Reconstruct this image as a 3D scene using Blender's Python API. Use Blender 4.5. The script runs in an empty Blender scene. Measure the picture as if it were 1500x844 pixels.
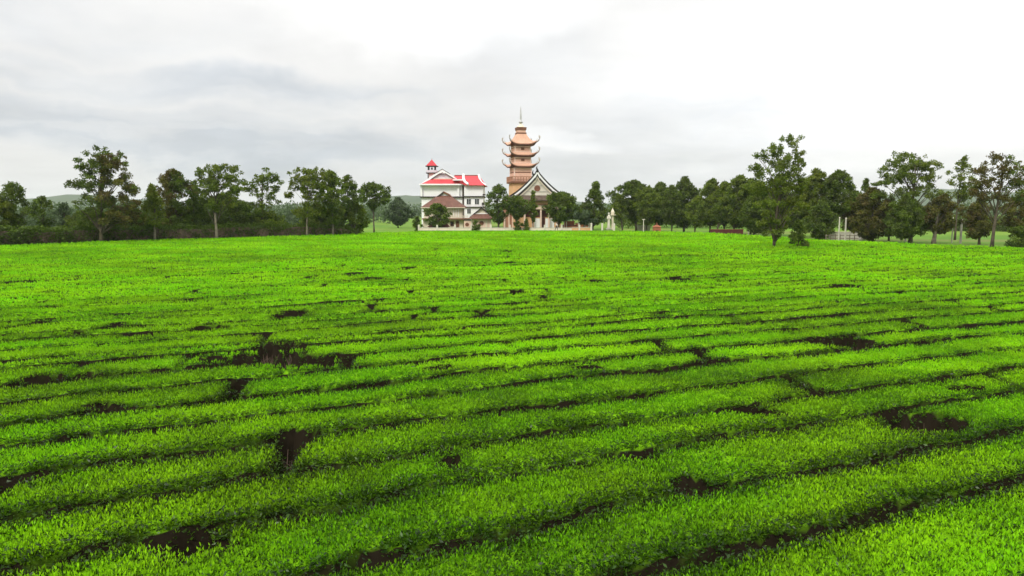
import bpy, bmesh, math, random
import numpy as np
from mathutils import Vector, Matrix

SC = bpy.context.scene
COL = SC.collection
rng = np.random.default_rng(7)
R = math.radians

# ---------------------------------------------------------------- camera
CAM_H, FPX, PITCH = 4.5, 1083.0, math.atan(112 / 1083.0)
cam = bpy.data.cameras.new("camera")
cam.sensor_width, cam.lens = 36.0, 36.0 * FPX / 1500.0
cam.clip_start, cam.clip_end = 0.1, 12000
camo = bpy.data.objects.new("camera", cam)
COL.objects.link(camo)
camo.location = (0, 0, CAM_H)
camo.rotation_euler = (math.pi / 2 - PITCH, 0, 0)
SC.camera = camo

# ---------------------------------------------------------------- colour management and light
SC.view_settings.view_transform = 'Standard'
SC.view_settings.look = 'None'
SC.view_settings.exposure = 0.55
SC.view_settings.gamma = 1.0
SC.view_settings.use_curve_mapping = False
SC.cycles.use_denoising = True
SC.cycles.max_bounces = 6
SC.cycles.diffuse_bounces = 3
SC.cycles.transmission_bounces = 4
SC.cycles.volume_bounces = 1
SC.cycles.caustics_reflective = False
SC.cycles.caustics_refractive = False

SUN_EL, SUN_AZ = R(43), R(206)          # azimuth from +Y, clockwise: behind the camera, to its left
sun = bpy.data.lights.new("sun", 'SUN')
sun.energy, sun.angle, sun.color = 1.5, R(14), (1.0, 0.95, 0.86)
suno = bpy.data.objects.new("sun", sun)
COL.objects.link(suno)
sd = Vector((math.sin(SUN_AZ) * math.cos(SUN_EL), math.cos(SUN_AZ) * math.cos(SUN_EL), math.sin(SUN_EL)))
suno.rotation_euler = sd.to_track_quat('Z', 'Y').to_euler()


def ray(px, py):
    """direction of a photo pixel, scaled so that its forward (Y) part is 1"""
    u, v = (px - 750) / FPX, (py - 422) / FPX
    dy = math.cos(PITCH) - v * math.sin(PITCH)
    return u / dy, (-math.sin(PITCH) - v * math.cos(PITCH)) / dy


def XZ(px, py, D):
    a, b = ray(px, py)
    return a * D, CAM_H + b * D


def on_plane(px, py, z):
    a, b = ray(px, py)
    D = (z - CAM_H) / b
    return a * D, D


# ---------------------------------------------------------------- sky
W = bpy.data.worlds.new("World")
SC.world = W
W.use_nodes = True
nt = W.node_tree
nt.nodes.clear()


class NG:
    """small helper to write node graphs"""
    def __init__(s, tree): s.t = tree
    def n(s, kind, **kw):
        x = s.t.nodes.new(kind)
        for k, v in kw.items(): setattr(x, k, v)
        return x
    def put(s, sock, v):
        if isinstance(v, bpy.types.NodeSocket): s.t.links.new(v, sock)
        elif v is not None: sock.default_value = v
    def m(s, op, a, b=None, c=None, clamp=False):
        x = s.n('ShaderNodeMath', operation=op, use_clamp=clamp)
        for i, v in enumerate((a, b, c)):
            if v is not None: s.put(x.inputs[i], v)
        return x.outputs[0]
    def v(s, op, a, b=None):
        x = s.n('ShaderNodeVectorMath', operation=op)
        s.put(x.inputs[0], a)
        if b is not None: s.put(x.inputs[1], b)
        return x.outputs['Value'] if op in ('LENGTH', 'DOT_PRODUCT', 'DISTANCE') else x.outputs[0]
    def noise(s, vec, scale, detail=4, rough=0.5, dist=0.0):
        x = s.n('ShaderNodeTexNoise')
        s.put(x.inputs['Vector'], vec)
        x.inputs['Scale'].default_value = scale
        x.inputs['Detail'].default_value = detail
        x.inputs['Roughness'].default_value = rough
        x.inputs['Distortion'].default_value = dist
        return x.outputs[0], x.outputs[1]
    def rng(s, v, a, b, c=0.0, d=1.0, smooth=True):
        x = s.n('ShaderNodeMapRange', interpolation_type='SMOOTHSTEP' if smooth else 'LINEAR')
        s.put(x.inputs[0], v)
        for i, k in enumerate((a, b, c, d)): x.inputs[i + 1].default_value = k
        return x.outputs[0]
    def mix(s, f, a, b, blend='MIX'):
        x = s.n('ShaderNodeMix', data_type='RGBA', blend_type=blend)
        s.put(x.inputs[0], f)
        for sock, v in ((x.inputs[6], a), (x.inputs[7], b)):
            s.put(sock, (*v, 1.0) if isinstance(v, tuple) and len(v) == 3 else v)
        return x.outputs[2]


g = NG(nt)
SKY = 0.1
tc = g.n('ShaderNodeTexCoord').outputs['Generated']
sky = g.n('ShaderNodeTexSky', sky_type='NISHITA', sun_disc=False, sun_elevation=SUN_EL, sun_rotation=SUN_AZ)
sep = g.n('ShaderNodeSeparateXYZ')
g.put(sep.inputs[0], tc)
up = g.m('MAXIMUM', sep.outputs[2], 0.0)
# cloud sheet seen from below: project the direction on a level plane
cz = g.m('ADD', up, 0.16)
cmb = g.n('ShaderNodeCombineXYZ')
g.put(cmb.inputs[0], g.m('DIVIDE', sep.outputs[0], cz))
g.put(cmb.inputs[1], g.m('DIVIDE', sep.outputs[1], cz))
plane = cmb.outputs[0]
n1, n1c = g.noise(plane, 0.9, 6, 0.55, 0.25)
n2, _ = g.noise(plane, 2.8, 6, 0.6, 0.2)
warp = g.v('SCALE', g.v('SUBTRACT', n1c, (0.5, 0.5, 0.5)))
warp.node.inputs['Scale'].default_value = 0.12
_, wc = g.noise(tc, 7.0, 4, 0.55)
warp2 = g.v('SCALE', g.v('SUBTRACT', wc, (0.5, 0.5, 0.5)))
warp2.node.inputs['Scale'].default_value = 0.10
dirw = g.v('ADD', g.v('ADD', tc, warp), warp2)


def bank(px, py, wx, wy):
    """0..1 mask of one bank of cloud, centred on a direction, wx, wy half-sizes in radians"""
    a, b = ray(px, py)
    c = Vector((a, 1, b)).normalized()
    d = g.v('SUBTRACT', dirw, tuple(c))
    d = g.v('MULTIPLY', d, (1 / wx, 1 / (wx * 1.2), 1 / wy))
    return g.rng(g.v('LENGTH', d), 0.25, 1.0, 1.0, 0.0)


dark = g.m('MULTIPLY', bank(300, 205, 0.52, 0.052), 1.0)
dark = g.m('MAXIMUM', dark, g.m('MULTIPLY', bank(60, 110, 0.32, 0.035), 0.55))
dark = g.m('MAXIMUM', dark, g.m('MULTIPLY', bank(400, 130, 0.26, 0.034), 0.9))
dark = g.m('MAXIMUM', dark, g.m('MULTIPLY', bank(60, 25, 0.30, 0.05), 0.35))
dark = g.m('MAXIMUM', dark, g.m('MULTIPLY', bank(1010, 190, 0.28, 0.06), 0.55))
dark = g.m('MAXIMUM', dark, g.m('MULTIPLY', bank(760, 110, 0.18, 0.10), 0.25))
dark = g.m('MAXIMUM', dark, g.m('MULTIPLY', bank(820, 255, 0.50, 0.045), 0.35))
st_, _ = g.noise(g.v('MULTIPLY', dirw, (3.5, 3.5, 30.0)), 1.0, 4, 0.55)
dark = g.m('MULTIPLY', dark, g.rng(st_, 0.34, 0.62, 0.55, 1.2))
white = g.m('MAXIMUM', bank(1350, 110, 0.55, 0.16), g.m('MULTIPLY', bank(640, 20, 0.28, 0.07), 0.8))
white = g.m('MAXIMUM', white, g.m('MULTIPLY', bank(820, 212, 0.12, 0.03), 0.7))
tex = g.m('ADD', g.rng(n1, 0.34, 0.66, -0.5, 0.5), g.rng(n2, 0.3, 0.7, -0.28, 0.28))
# brightness of the cloud deck (in units of 1/SKY): a little brighter overhead, as an overcast sky is
lum = g.m('ADD', g.m('MULTIPLY', g.m('MULTIPLY', up, up), 9.5), g.m('ADD', g.m('MULTIPLY', up, 1.5), 5.65))
lum = g.m('ADD', lum, g.m('MULTIPLY', tex, 0.5))
lum = g.m('SUBTRACT', lum, g.m('MULTIPLY', dark, 1.1))
lum = g.m('ADD', lum, g.m('MULTIPLY', white, 1.7))
tint = g.mix(g.m('MULTIPLY', dark, 0.8, clamp=True), (1.0, 0.995, 0.985), (0.93, 0.985, 1.055))
ccol = g.v('SCALE', tint)
g.put(ccol.node.inputs['Scale'], lum)
cover = g.rng(n1, 0.2, 0.42, 0.86, 0.99)
final = g.mix(cover, sky.outputs[0], ccol)
bg = g.n('ShaderNodeBackground')
g.put(bg.inputs[0], final)
bg.inputs[1].default_value = SKY
out = g.n('ShaderNodeOutputWorld')
nt.links.new(bg.outputs[0], out.inputs[0])


# ---------------------------------------------------------------- materials
def material(name):
    m = bpy.data.materials.new(name)
    m.use_nodes = True
    m.node_tree.nodes.clear()
    return m, NG(m.node_tree)


def surface(name, col, rough=0.85, var=0.18, scale=0.6, streak=0.0, col2=None, spec=0.3, bump=0.0):
    """painted, plastered or tiled surface: base colour with blotches, stains and grain"""
    m, q = material(name)
    co = q.n('ShaderNodeTexCoord').outputs['Object']
    a, _ = q.noise(co, scale, 6, 0.6)
    b, _ = q.noise(co, scale * 9, 3, 0.6)
    f = q.m('ADD', q.m('MULTIPLY', a, 0.7), q.m('MULTIPLY', b, 0.3))
    c2 = col2 or tuple(c * (1 - var * 2.2) for c in col)
    c1 = tuple(min(0.95, c * (1 + var * 0.5)) for c in col)
    colr = q.mix(q.rng(f, 0.32, 0.66), c2, c1)
    if streak:
        st = q.v('MULTIPLY', co, (2.2, 2.2, 0.16))
        s, _ = q.noise(st, 1.6, 5, 0.6)
        colr = q.mix(q.m('MULTIPLY', q.rng(s, 0.52, 0.75), streak), colr, tuple(c * 0.45 for c in col))
    p = q.n('ShaderNodeBsdfPrincipled')
    q.put(p.inputs['Base Color'], colr)
    p.inputs['Roughness'].default_value = rough
    p.inputs['Specular IOR Level'].default_value = spec
    if bump:
        bn = q.n('ShaderNodeBump')
        bn.inputs['Strength'].default_value = bump
        q.put(bn.inputs['Height'], b)
        q.put(p.inputs['Normal'], bn.outputs[0])
    o = q.n('ShaderNodeOutputMaterial')
    m.node_tree.links.new(p.outputs[0], o.inputs[0])
    return m


def tiled_roof(name, col, var=0.2):
    """clay roof: courses across the slope and ribs down it"""
    m, q = material(name)
    co = q.n('ShaderNodeTexCoord').outputs['Object']
    a, _ = q.noise(co, 0.7, 6, 0.6)
    b, _ = q.noise(co, 7.0, 3, 0.6)
    f = q.m('ADD', q.m('MULTIPLY', a, 0.6), q.m('MULTIPLY', b, 0.4))
    colr = q.mix(q.rng(f, 0.3, 0.68), tuple(c * (1 - 1.8 * var) for c in col), tuple(c * (1 + 0.7 * var) for c in col))
    sp = q.n('ShaderNodeSeparateXYZ')
    q.put(sp.inputs[0], co)
    w = q.m('SINE', q.m('MULTIPLY', sp.outputs[0], 21.0))
    w2 = q.m('SINE', q.m('MULTIPLY', sp.outputs[2], 34.0))
    bn = q.n('ShaderNodeBump')
    bn.inputs['Strength'].default_value = 0.7
    bn.inputs['Distance'].default_value = 0.05
    q.put(bn.inputs['Height'], q.m('ADD', w, q.m('MULTIPLY', w2, 0.6)))
    p = q.n('ShaderNodeBsdfPrincipled')
    q.put(p.inputs['Base Color'], colr)
    p.inputs['Roughness'].default_value = 0.7
    q.put(p.inputs['Normal'], bn.outputs[0])
    o = q.n('ShaderNodeOutputMaterial')
    m.node_tree.links.new(p.outputs[0], o.inputs[0])
    return m


def leaf_material(name, dark, light, trans, pale=None, patch=0.0, pscale=0.5, transmix=0.4, gloss=0.012, rough=0.5, shine=None, light2=None):
    """leaves: each leaf has its own tint (attribute), patches of other growth by position"""
    m, q = material(name)
    at = q.n('ShaderNodeAttribute', attribute_name='tint').outputs['Fac']
    if light2:
        co2 = q.n('ShaderNodeTexCoord').outputs['Object']
        a2, _ = q.noise(co2, 0.28, 5, 0.6)
        light = q.mix(q.rng(a2, 0.38, 0.62), light, light2)
    colr = q.mix(at, dark, light)
    if pale:
        co = q.n('ShaderNodeTexCoord').outputs['Object']
        a, _ = q.noise(co, pscale, 4, 0.6)
        colr = q.mix(q.m('MULTIPLY', q.rng(a, 0.46, 0.62), patch), colr, pale)
    d = q.n('ShaderNodeBsdfDiffuse')
    q.put(d.inputs[0], colr)
    t = q.n('ShaderNodeBsdfTranslucent')
    q.put(t.inputs[0], q.mix(1.0, colr, trans, 'MULTIPLY'))
    s1 = q.n('ShaderNodeMixShader')
    s1.inputs[0].default_value = transmix
    q.t.links.new(d.outputs[0], s1.inputs[1])
    q.t.links.new(t.outputs[0], s1.inputs[2])
    gl = q.n('ShaderNodeBsdfGlossy')
    gl.inputs['Roughness'].default_value = rough
    gl.inputs[0].default_value = (0.9, 0.95, 0.9, 1)
    s2 = q.n('ShaderNodeMixShader')
    s2.inputs[0].default_value = gloss
    if shine: q.put(s2.inputs[0], q.rng(at, 0.0, 0.4, shine, gloss))
    q.t.links.new(s1.outputs[0], s2.inputs[1])
    q.t.links.new(gl.outputs[0], s2.inputs[2])
    o = q.n('ShaderNodeOutputMaterial')
    q.t.links.new(s2.outputs[0], o.inputs[0])
    return m


M = {}
M['tea'] = leaf_material('tea_leaf', (0.016, 0.038, 0.007), (0.235, 0.64, 0.007), (1.1, 1.05, 0.7), light2=(0.345, 0.69, 0.010),
                         transmix=0.42, gloss=0.006, rough=0.35, shine=0.016)
M['tea_body'] = leaf_material('tea_body_shaded', (0.018, 0.014, 0.009), (0.18, 0.42, 0.008), (1, 1, 0.7), transmix=0.1, gloss=0.0)  # dark end: stem brown with the furrows' shade painted in
M['leaf_dark'] = leaf_material('leaf_dark', (0.032, 0.055, 0.009), (0.145, 0.21, 0.025), (1.1, 1.2, 0.6), pale=(0.085, 0.10, 0.02), patch=0.6, transmix=0.3)
M['leaf_mid'] = leaf_material('leaf_mid', (0.042, 0.072, 0.010), (0.18, 0.25, 0.026), (1.2, 1.2, 0.6), pale=(0.15, 0.18, 0.025), patch=0.5, transmix=0.35)
M['leaf_yellow'] = leaf_material('leaf_yellow', (0.055, 0.08, 0.010), (0.17, 0.23, 0.022), (1.2, 1.2, 0.5), pale=(0.20, 0.22, 0.028), patch=0.5, transmix=0.35)
M['leaf_russet'] = leaf_material('leaf_russet', (0.038, 0.042, 0.010), (0.155, 0.155, 0.028), (1.2, 1.1, 0.6), pale=(0.115, 0.078, 0.028), patch=0.7, transmix=0.3)
M['leaf_grey'] = leaf_material('leaf_grey', (0.045, 0.07, 0.034), (0.13, 0.18, 0.085), (1.0, 1.1, 0.8), transmix=0.3)
M['hedge'] = leaf_material('hedge_leaf', (0.018, 0.032, 0.007), (0.11, 0.17, 0.018), (1.1, 1.2, 0.6), pale=(0.08, 0.12, 0.025), patch=0.5, pscale=0.35, transmix=0.3)
M['bark'] = surface('bark', (0.10, 0.08, 0.055), 0.95, 0.25, 1.5)
M['bark_pale'] = surface('bark_pale', (0.21, 0.18, 0.135), 0.95, 0.25, 1.5)
M['twig'] = surface('twig', (0.13, 0.09, 0.065), 0.95, 0.25, 3.0)
M['white'] = surface('white_plaster', (0.88, 0.88, 0.88), 0.8, 0.03, 0.35, streak=0.12)
M['cream'] = surface('cream_plaster', (0.74, 0.66, 0.52), 0.85, 0.07, 0.4, streak=0.25)
M['pink'] = surface('salmon_plaster', (0.74, 0.465, 0.35), 0.85, 0.08, 0.4, streak=0.25)
M['pink_pale'] = surface('pale_pink_plaster', (0.78, 0.58, 0.48), 0.85, 0.07, 0.4, streak=0.2)
M['orange'] = surface('orange_plaster', (0.70, 0.42, 0.22), 0.85, 0.08, 0.4, streak=0.25)
M['peach_roof'] = tiled_roof('peach_roof', (0.72, 0.42, 0.29), 0.12)
M['lilac'] = surface('lilac_plaster', (0.62, 0.60, 0.66), 0.85, 0.05, 0.4)
M['red_roof'] = tiled_roof('red_roof', (0.62, 0.045, 0.06), 0.12)
M['brown_roof'] = tiled_roof('brown_roof', (0.17, 0.07, 0.045), 0.22)
M['dark_roof'] = tiled_roof('dark_roof', (0.10, 0.065, 0.045), 0.2)
M['brown'] = surface('brown_trim', (0.20, 0.085, 0.05), 0.8, 0.15, 1.0)
M['dark'] = surface('dark_trim', (0.045, 0.038, 0.036), 0.7, 0.15, 1.0)
M['horn'] = surface('horn_plaster', (0.22, 0.15, 0.12), 0.8, 0.15, 1.0)
M['terracotta'] = surface('terracotta', (0.42, 0.22, 0.14), 0.8, 0.12, 1.0)
M['eave'] = surface('eave_brown', (0.13, 0.055, 0.038), 0.8, 0.15, 1.0)
M['track'] = surface('track_earth', (0.13, 0.10, 0.05), 0.95, 0.25, 0.35, col2=(0.09, 0.12, 0.03), bump=0.4)
M['redwall'] = surface('red_wall', (0.42, 0.15, 0.08), 0.85, 0.2, 0.8, streak=0.2)
M['darkred'] = surface('dark_red_wood', (0.10, 0.025, 0.022), 0.7, 0.15, 1.0)
M['concrete'] = surface('concrete', (0.52, 0.49, 0.42), 0.9, 0.12, 1.2, streak=0.3)
M['stone_white'] = surface('white_stone', (0.64, 0.60, 0.50), 0.6, 0.06, 1.0)
M['metal'] = surface('grey_metal', (0.45, 0.45, 0.44), 0.45, 0.1, 2.0, spec=0.6)
M['skin'] = surface('skin', (0.30, 0.17, 0.11), 0.6, 0.05, 6.0)
M['shirt'] = surface('white_cloth', (0.78, 0.76, 0.72), 0.9, 0.05, 5.0)
M['trousers'] = surface('dark_cloth', (0.05, 0.045, 0.05), 0.9, 0.1, 5.0)
M['glass'] = surface('window_glass', (0.03, 0.035, 0.04), 0.12, 0.1, 1.0, spec=0.6)
M['hill'] = surface('hill_woods', (0.035, 0.06, 0.03), 0.95, 0.35, 0.012, col2=(0.075, 0.10, 0.05))


def ground_material():
    m, q = material('grass_ground')
    co = q.n('ShaderNodeTexCoord').outputs['Object']
    a, _ = q.noise(co, 0.03, 6, 0.6)
    b, _ = q.noise(co, 0.5, 6, 0.7)
    st = q.v('MULTIPLY', co, (0.008, 0.05, 1.0))
    c, _ = q.noise(st, 1.0, 3, 0.5)
    colr = q.mix(q.rng(a, 0.35, 0.65), (0.085, 0.19, 0.018), (0.145, 0.25, 0.025))
    colr = q.mix(q.m('MULTIPLY', q.rng(b, 0.45, 0.75), 0.6), colr, (0.075, 0.085, 0.025))
    colr = q.mix(q.m('MULTIPLY', q.rng(c, 0.54, 0.62), 0.4), colr, (0.20, 0.16, 0.07))
    p = q.n('ShaderNodeBsdfPrincipled')
    q.put(p.inputs['Base Color'], colr)
    p.inputs['Roughness'].default_value = 0.95
    p.inputs['Specular IOR Level'].default_value = 0.1
    bn = q.n('ShaderNodeBump')
    bn.inputs['Strength'].default_value = 0.6
    q.put(bn.inputs['Height'], b)
    q.put(p.inputs['Normal'], bn.outputs[0])
    o = q.n('ShaderNodeOutputMaterial')
    q.t.links.new(p.outputs[0], o.inputs[0])
    return m


M['grass'] = ground_material()
M['soil'] = surface('red_soil', (0.055, 0.03, 0.02), 0.95, 0.3, 1.2, bump=0.5)


# ---------------------------------------------------------------- object helpers
def link(name, me, mat=None, parent=None):
    o = bpy.data.objects.new(name, me)
    COL.objects.link(o)
    if me is not None and mat is not None and not me.materials: me.materials.append(mat)
    if parent is not None: o.parent = parent
    return o


def tag(o, label=None, cat=None, group=None, kind=None):
    if label: o['label'] = label
    if cat: o['category'] = cat
    if group: o['group'] = group
    if kind: o['kind'] = kind
    return o


def thing(name, label, cat, loc=(0, 0, 0), rz=0.0, group=None):
    o = bpy.data.objects.new(name, None)
    COL.objects.link(o)
    o.location, o.rotation_euler = loc, (0, 0, rz)
    o.empty_display_size = 0.5
    return tag(o, label, cat, group)


def np_mesh(name, verts, faces, tint=None, smooth=False):
    """mesh from numpy arrays; faces is (n,3) or (n,4)"""
    me = bpy.data.meshes.new(name)
    verts = np.ascontiguousarray(verts, dtype=np.float32)
    faces = np.ascontiguousarray(faces, dtype=np.int32)
    n, k = faces.shape
    me.vertices.add(len(verts))
    me.vertices.foreach_set('co', verts.ravel())
    me.loops.add(n * k)
    me.loops.foreach_set('vertex_index', faces.ravel())
    me.polygons.add(n)
    me.polygons.foreach_set('loop_start', np.arange(0, n * k, k, dtype=np.int32))
    if smooth: me.polygons.foreach_set('use_smooth', np.ones(n, dtype=bool))
    if tint is not None:
        a = me.attributes.new('tint', 'FLOAT', 'POINT')
        a.data.foreach_set('value', np.ascontiguousarray(tint, dtype=np.float32))
    me.update(calc_edges=True)
    return me


class MB:
    """collects simple solids and builds ONE mesh object"""
    def __init__(s): s.v, s.f = [], []
    def add(s, vs, fs):
        b = len(s.v)
        s.v += [tuple(p) for p in vs]
        s.f += [tuple(b + i for i in f) for f in fs]
        return s
    def box(s, x0, x1, y0, y1, z0, z1):
        return s.add([(x0, y0, z0), (x1, y0, z0), (x1, y1, z0), (x0, y1, z0), (x0, y0, z1), (x1, y0, z1), (x1, y1, z1), (x0, y1, z1)],
                     [(0, 3, 2, 1), (4, 5, 6, 7), (0, 1, 5, 4), (1, 2, 6, 5), (2, 3, 7, 6), (3, 0, 4, 7)])
    def frustum(s, hx0, hy0, z0, hx1, hy1, z1, cx=0, cy=0):
        p = [(cx + a * hx0, cy + b * hy0, z0) for a, b in ((-1, -1), (1, -1), (1, 1), (-1, 1))]
        p += [(cx + a * hx1, cy + b * hy1, z1) for a, b in ((-1, -1), (1, -1), (1, 1), (-1, 1))]
        return s.add(p, [(0, 3, 2, 1), (4, 5, 6, 7), (0, 1, 5, 4), (1, 2, 6, 5), (2, 3, 7, 6), (3, 0, 4, 7)])
    def prism(s, poly, y0, y1):
        """poly in (x,z), counter-clockwise seen from -Y, extruded along Y"""
        n = len(poly)
        vs = [(x, y0, z) for x, z in poly] + [(x, y1, z) for x, z in poly]
        fs = [tuple(range(n)), tuple(range(2 * n - 1, n - 1, -1))]
        fs += [(i, i + n, (i + 1) % n + n, (i + 1) % n) for i in range(n)]
        return s.add(vs, fs)
    def lathe(s, prof, cx=0, cy=0, n=14):
        b = [(cx + r * math.cos(2 * math.pi * k / n), cy + r * math.sin(2 * math.pi * k / n), z) for r, z in prof for k in range(n)]
        fs = [(i * n + k, i * n + (k + 1) % n, (i + 1) * n + (k + 1) % n, (i + 1) * n + k) for i in range(len(prof) - 1) for k in range(n)]
        fs += [tuple(range(n - 1, -1, -1)), tuple((len(prof) - 1) * n + k for k in range(n))]
        return s.add(b, fs)
    def tube(s, pts, rad, n=7):
        pts = [Vector(p) for p in pts]
        vs = []
        for i, p in enumerate(pts):
            t = (pts[min(i + 1, len(pts) - 1)] - pts[max(i - 1, 0)]).normalized()
            a = t.cross(Vector((0.13, 0.97, 0.2))).normalized()
            b = t.cross(a)
            r = rad[i]
            vs += [p + (a * math.cos(2 * math.pi * k / n) + b * math.sin(2 * math.pi * k / n)) * r for k in range(n)]
        fs = [(i * n + k, i * n + (k + 1) % n, (i + 1) * n + (k + 1) % n, (i + 1) * n + k) for i in range(len(pts) - 1) for k in range(n)]
        fs += [tuple(range(n - 1, -1, -1)), tuple((len(pts) - 1) * n + k for k in range(n))]
        return s.add(vs, fs)
    def build(s, name, mat, parent=None, bevel=0.0, smooth=False):
        me = bpy.data.meshes.new(name)
        me.from_pydata(s.v, [], s.f)
        me.update()
        bm = bmesh.new()
        bm.from_mesh(me)
        bmesh.ops.recalc_face_normals(bm, faces=bm.faces)
        if bevel: bmesh.ops.bevel(bm, geom=list(bm.edges), offset=bevel, segments=1, affect='EDGES')
        bm.to_mesh(me)
        bm.free()
        if smooth:
            for p in me.polygons: p.use_smooth = True
        return link(name, me, mat, parent)


# ---------------------------------------------------------------- value noise on arrays
def _hash(ix, iy, seed):
    h = (ix.astype(np.int64) * 374761393 + iy.astype(np.int64) * 668265263 + seed * 974711) & 0x7fffffff
    h = ((h ^ (h >> 13)) * 1274126177) & 0x7fffffff
    h = h ^ (h >> 16)
    return (h & 0xffff) / 65535.0


def vnoise(x, y, seed=0):
    x, y = np.asarray(x, float), np.asarray(y, float)
    ix, iy = np.floor(x), np.floor(y)
    fx, fy = x - ix, y - iy
    fx, fy = fx * fx * (3 - 2 * fx), fy * fy * (3 - 2 * fy)
    a, b = _hash(ix, iy, seed), _hash(ix + 1, iy, seed)
    c, d = _hash(ix, iy + 1, seed), _hash(ix + 1, iy + 1, seed)
    return (a * (1 - fx) + b * fx) * (1 - fy) + (c * (1 - fx) + d * fx) * fy


def sstep(a, b, x):
    t = np.clip((x - a) / (b - a), 0, 1)
    return t * t * (3 - 2 * t)


def leaf_quads(pos, direc, wid, length, width, fold=0.25):
    """one folded rhombic leaf per point: base, side, tip, side"""
    n = len(pos)
    nor = np.cross(direc, wid)
    mid = pos + direc * (length * 0.48)[:, None] + nor * (width * fold)[:, None]
    v = np.empty((n, 4, 3))
    v[:, 0] = pos
    v[:, 1] = mid + wid * (width * 0.5)[:, None]
    v[:, 2] = pos + direc * length[:, None]
    v[:, 3] = mid - wid * (width * 0.5)[:, None]
    f = np.arange(4 * n).reshape(n, 4)
    return v.reshape(-1, 3), f


def leaf_tris(pos, direc, wid, length, width):
    """one pointed leaf cluster per point, a single triangle"""
    n = len(pos)
    v = np.empty((n, 3, 3))
    h = wid * (width * 0.55)[:, None]
    v[:, 0], v[:, 1], v[:, 2] = pos + h, pos - h, pos + direc * length[:, None]
    return v.reshape(-1, 3), np.arange(3 * n).reshape(n, 3)


def unit(a):
    return a / np.maximum(np.linalg.norm(a, axis=1, keepdims=True), 1e-9)


# ---------------------------------------------------------------- the ground
def sheet(name, pts, z, mat):
    me = bpy.data.meshes.new(name)
    me.from_pydata([(x, y, z) for x, y in pts], [], [tuple(range(len(pts)))])
    o = link(name, me, mat)
    return tag(o, kind='structure')


sheet('ground', [(-3000, -300), (3000, -300), (3000, 3000), (-3000, 3000)], 0.0, M['grass'])

# the outline of the tea field at canopy height, from the photograph's far edge
CANOPY = 0.84
EDGE_PX = [(-330, 372), (0, 360), (200, 352), (400, 345.5), (525, 341.5), (640, 338.6), (870, 338.2), (960, 339), (1040, 341.5), (1200, 351), (1350, 357.5), (1500, 364), (1900, 384)]
EDGE = [on_plane(px, py, CANOPY) for px, py in EDGE_PX]
EDGE_X = np.array([e[0] for e in EDGE])
EDGE_Y = np.array([e[1] for e in EDGE])
# the edge as depth over view angle (x / y grows along it)
EDGE_U = EDGE_X / EDGE_Y
sheet('soil', [(EDGE[0][0], -2), (-20, -4), (20, -4), (EDGE[-1][0], -2)] + [tuple(e) for e in reversed(EDGE)], 0.004, M['soil'])

# a worn track between the tea and the grove
tr_ = [(x, y) for (x, y), (px, py) in zip(EDGE, EDGE_PX) if px >= 960]
sheet('track', [(x, y + 0.9) for x, y in tr_] + [(x * 1.0, y + 0.9 + 4.2) for x, y in reversed(tr_)], 0.006, M['track'])


def weeds():
    n = 9000
    q = rng.random(n)
    px = np.interp(q, [0, 0.12, 0.2, 1.0], [530, 606, 905, 1750])
    u = np.array([ray(p, 340)[0] for p in px])
    d = np.interp(u, EDGE_U, EDGE_Y) + 0.3 + np.abs(rng.normal(0, 1.0, n)) + 5.0 * (rng.random(n) < 0.3)
    d = np.where((px > 600) & (px < 915), np.minimum(d, 145.3), d)
    pos = np.stack([u * d, d, np.zeros(n)], -1)
    dr = unit(np.stack([rng.normal(0, 0.45, n), rng.normal(0, 0.45, n), np.ones(n)], -1))
    wd = unit(np.cross(dr, unit(rng.normal(size=(n, 3)))))
    L = rng.uniform(0.25, 0.8, n)
    v, f = leaf_tris(pos, dr, wd, L, np.full(n, 0.16))
    o = link('weeds', np_mesh('weeds', v, f, np.repeat(rng.random(n), 3)), M['leaf_yellow'])
    tag(o, 'rough grass and weeds along the far edge of the tea', 'weeds', None, 'stuff')


weeds()

# ---------------------------------------------------------------- tea: rows run 28 degrees off the picture plane
TD = np.array([math.sin(R(62)), math.cos(R(62))])
TN = np.array([-TD[1], TD[0]])
GAPS = -0.12 + np.array([-3.0, -1.4, 0.2, 2.0, 3.9, 6.0, 7.4, 9.1, 10.5, 12.1, 13.9, 15.4, 17.2, 18.8] + [18.8 + 1.6 * i + 0.22 * math.sin(2.3 * i) for i in range(1, 110)])
HOLES_PX = [(440, 652, 56, 30), (432, 532, 200, 16), (268, 812, 140, 36), (660, 692, 34, 22), (545, 838, 70, 22), (1345, 626, 110, 30),
            (1225, 505, 80, 12), (935, 680, 56, 18), (1012, 722, 60, 22), (75, 564, 100, 17), (425, 463, 40, 12), (518, 403, 26, 6), (549, 410, 32, 4),
            (600, 394, 28, 4), (997, 411, 36, 6), (1240, 421, 50, 6), (757, 429, 22, 8), (797, 440, 18, 7), (872, 413, 18, 5), (905, 459, 26, 5), (960, 465, 40, 5), (410, 514, 60, 12),
            (305, 482, 40, 8), (55, 478, 30, 8), (746, 387, 22, 3), (640, 366, 16, 3), (740, 369, 20, 3), (705, 461, 24, 10), (380, 407, 16, 4), (1140, 488, 60, 6),
            (1110, 610, 60, 10), (1180, 575, 50, 6), (860, 545, 50, 8), (1420, 575, 70, 8), (170, 480, 26, 6), (195, 495, 40, 8), (640, 545, 40, 6), (1415, 402, 18, 3), (150, 600, 60, 7)]
HOLES = []
for px, py, w, h in HOLES_PX:
    x, y = on_plane(px, py + 1, 0.7)
    HOLES.append((x, y, max(0.22, (1.12 if y < 22 else 0.86) * w * y / FPX / 2), max(0.24, min((1.1 if y < 22 else 0.8) * h * y * y / (3.8 * FPX) / 2, 2.0))))


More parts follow.
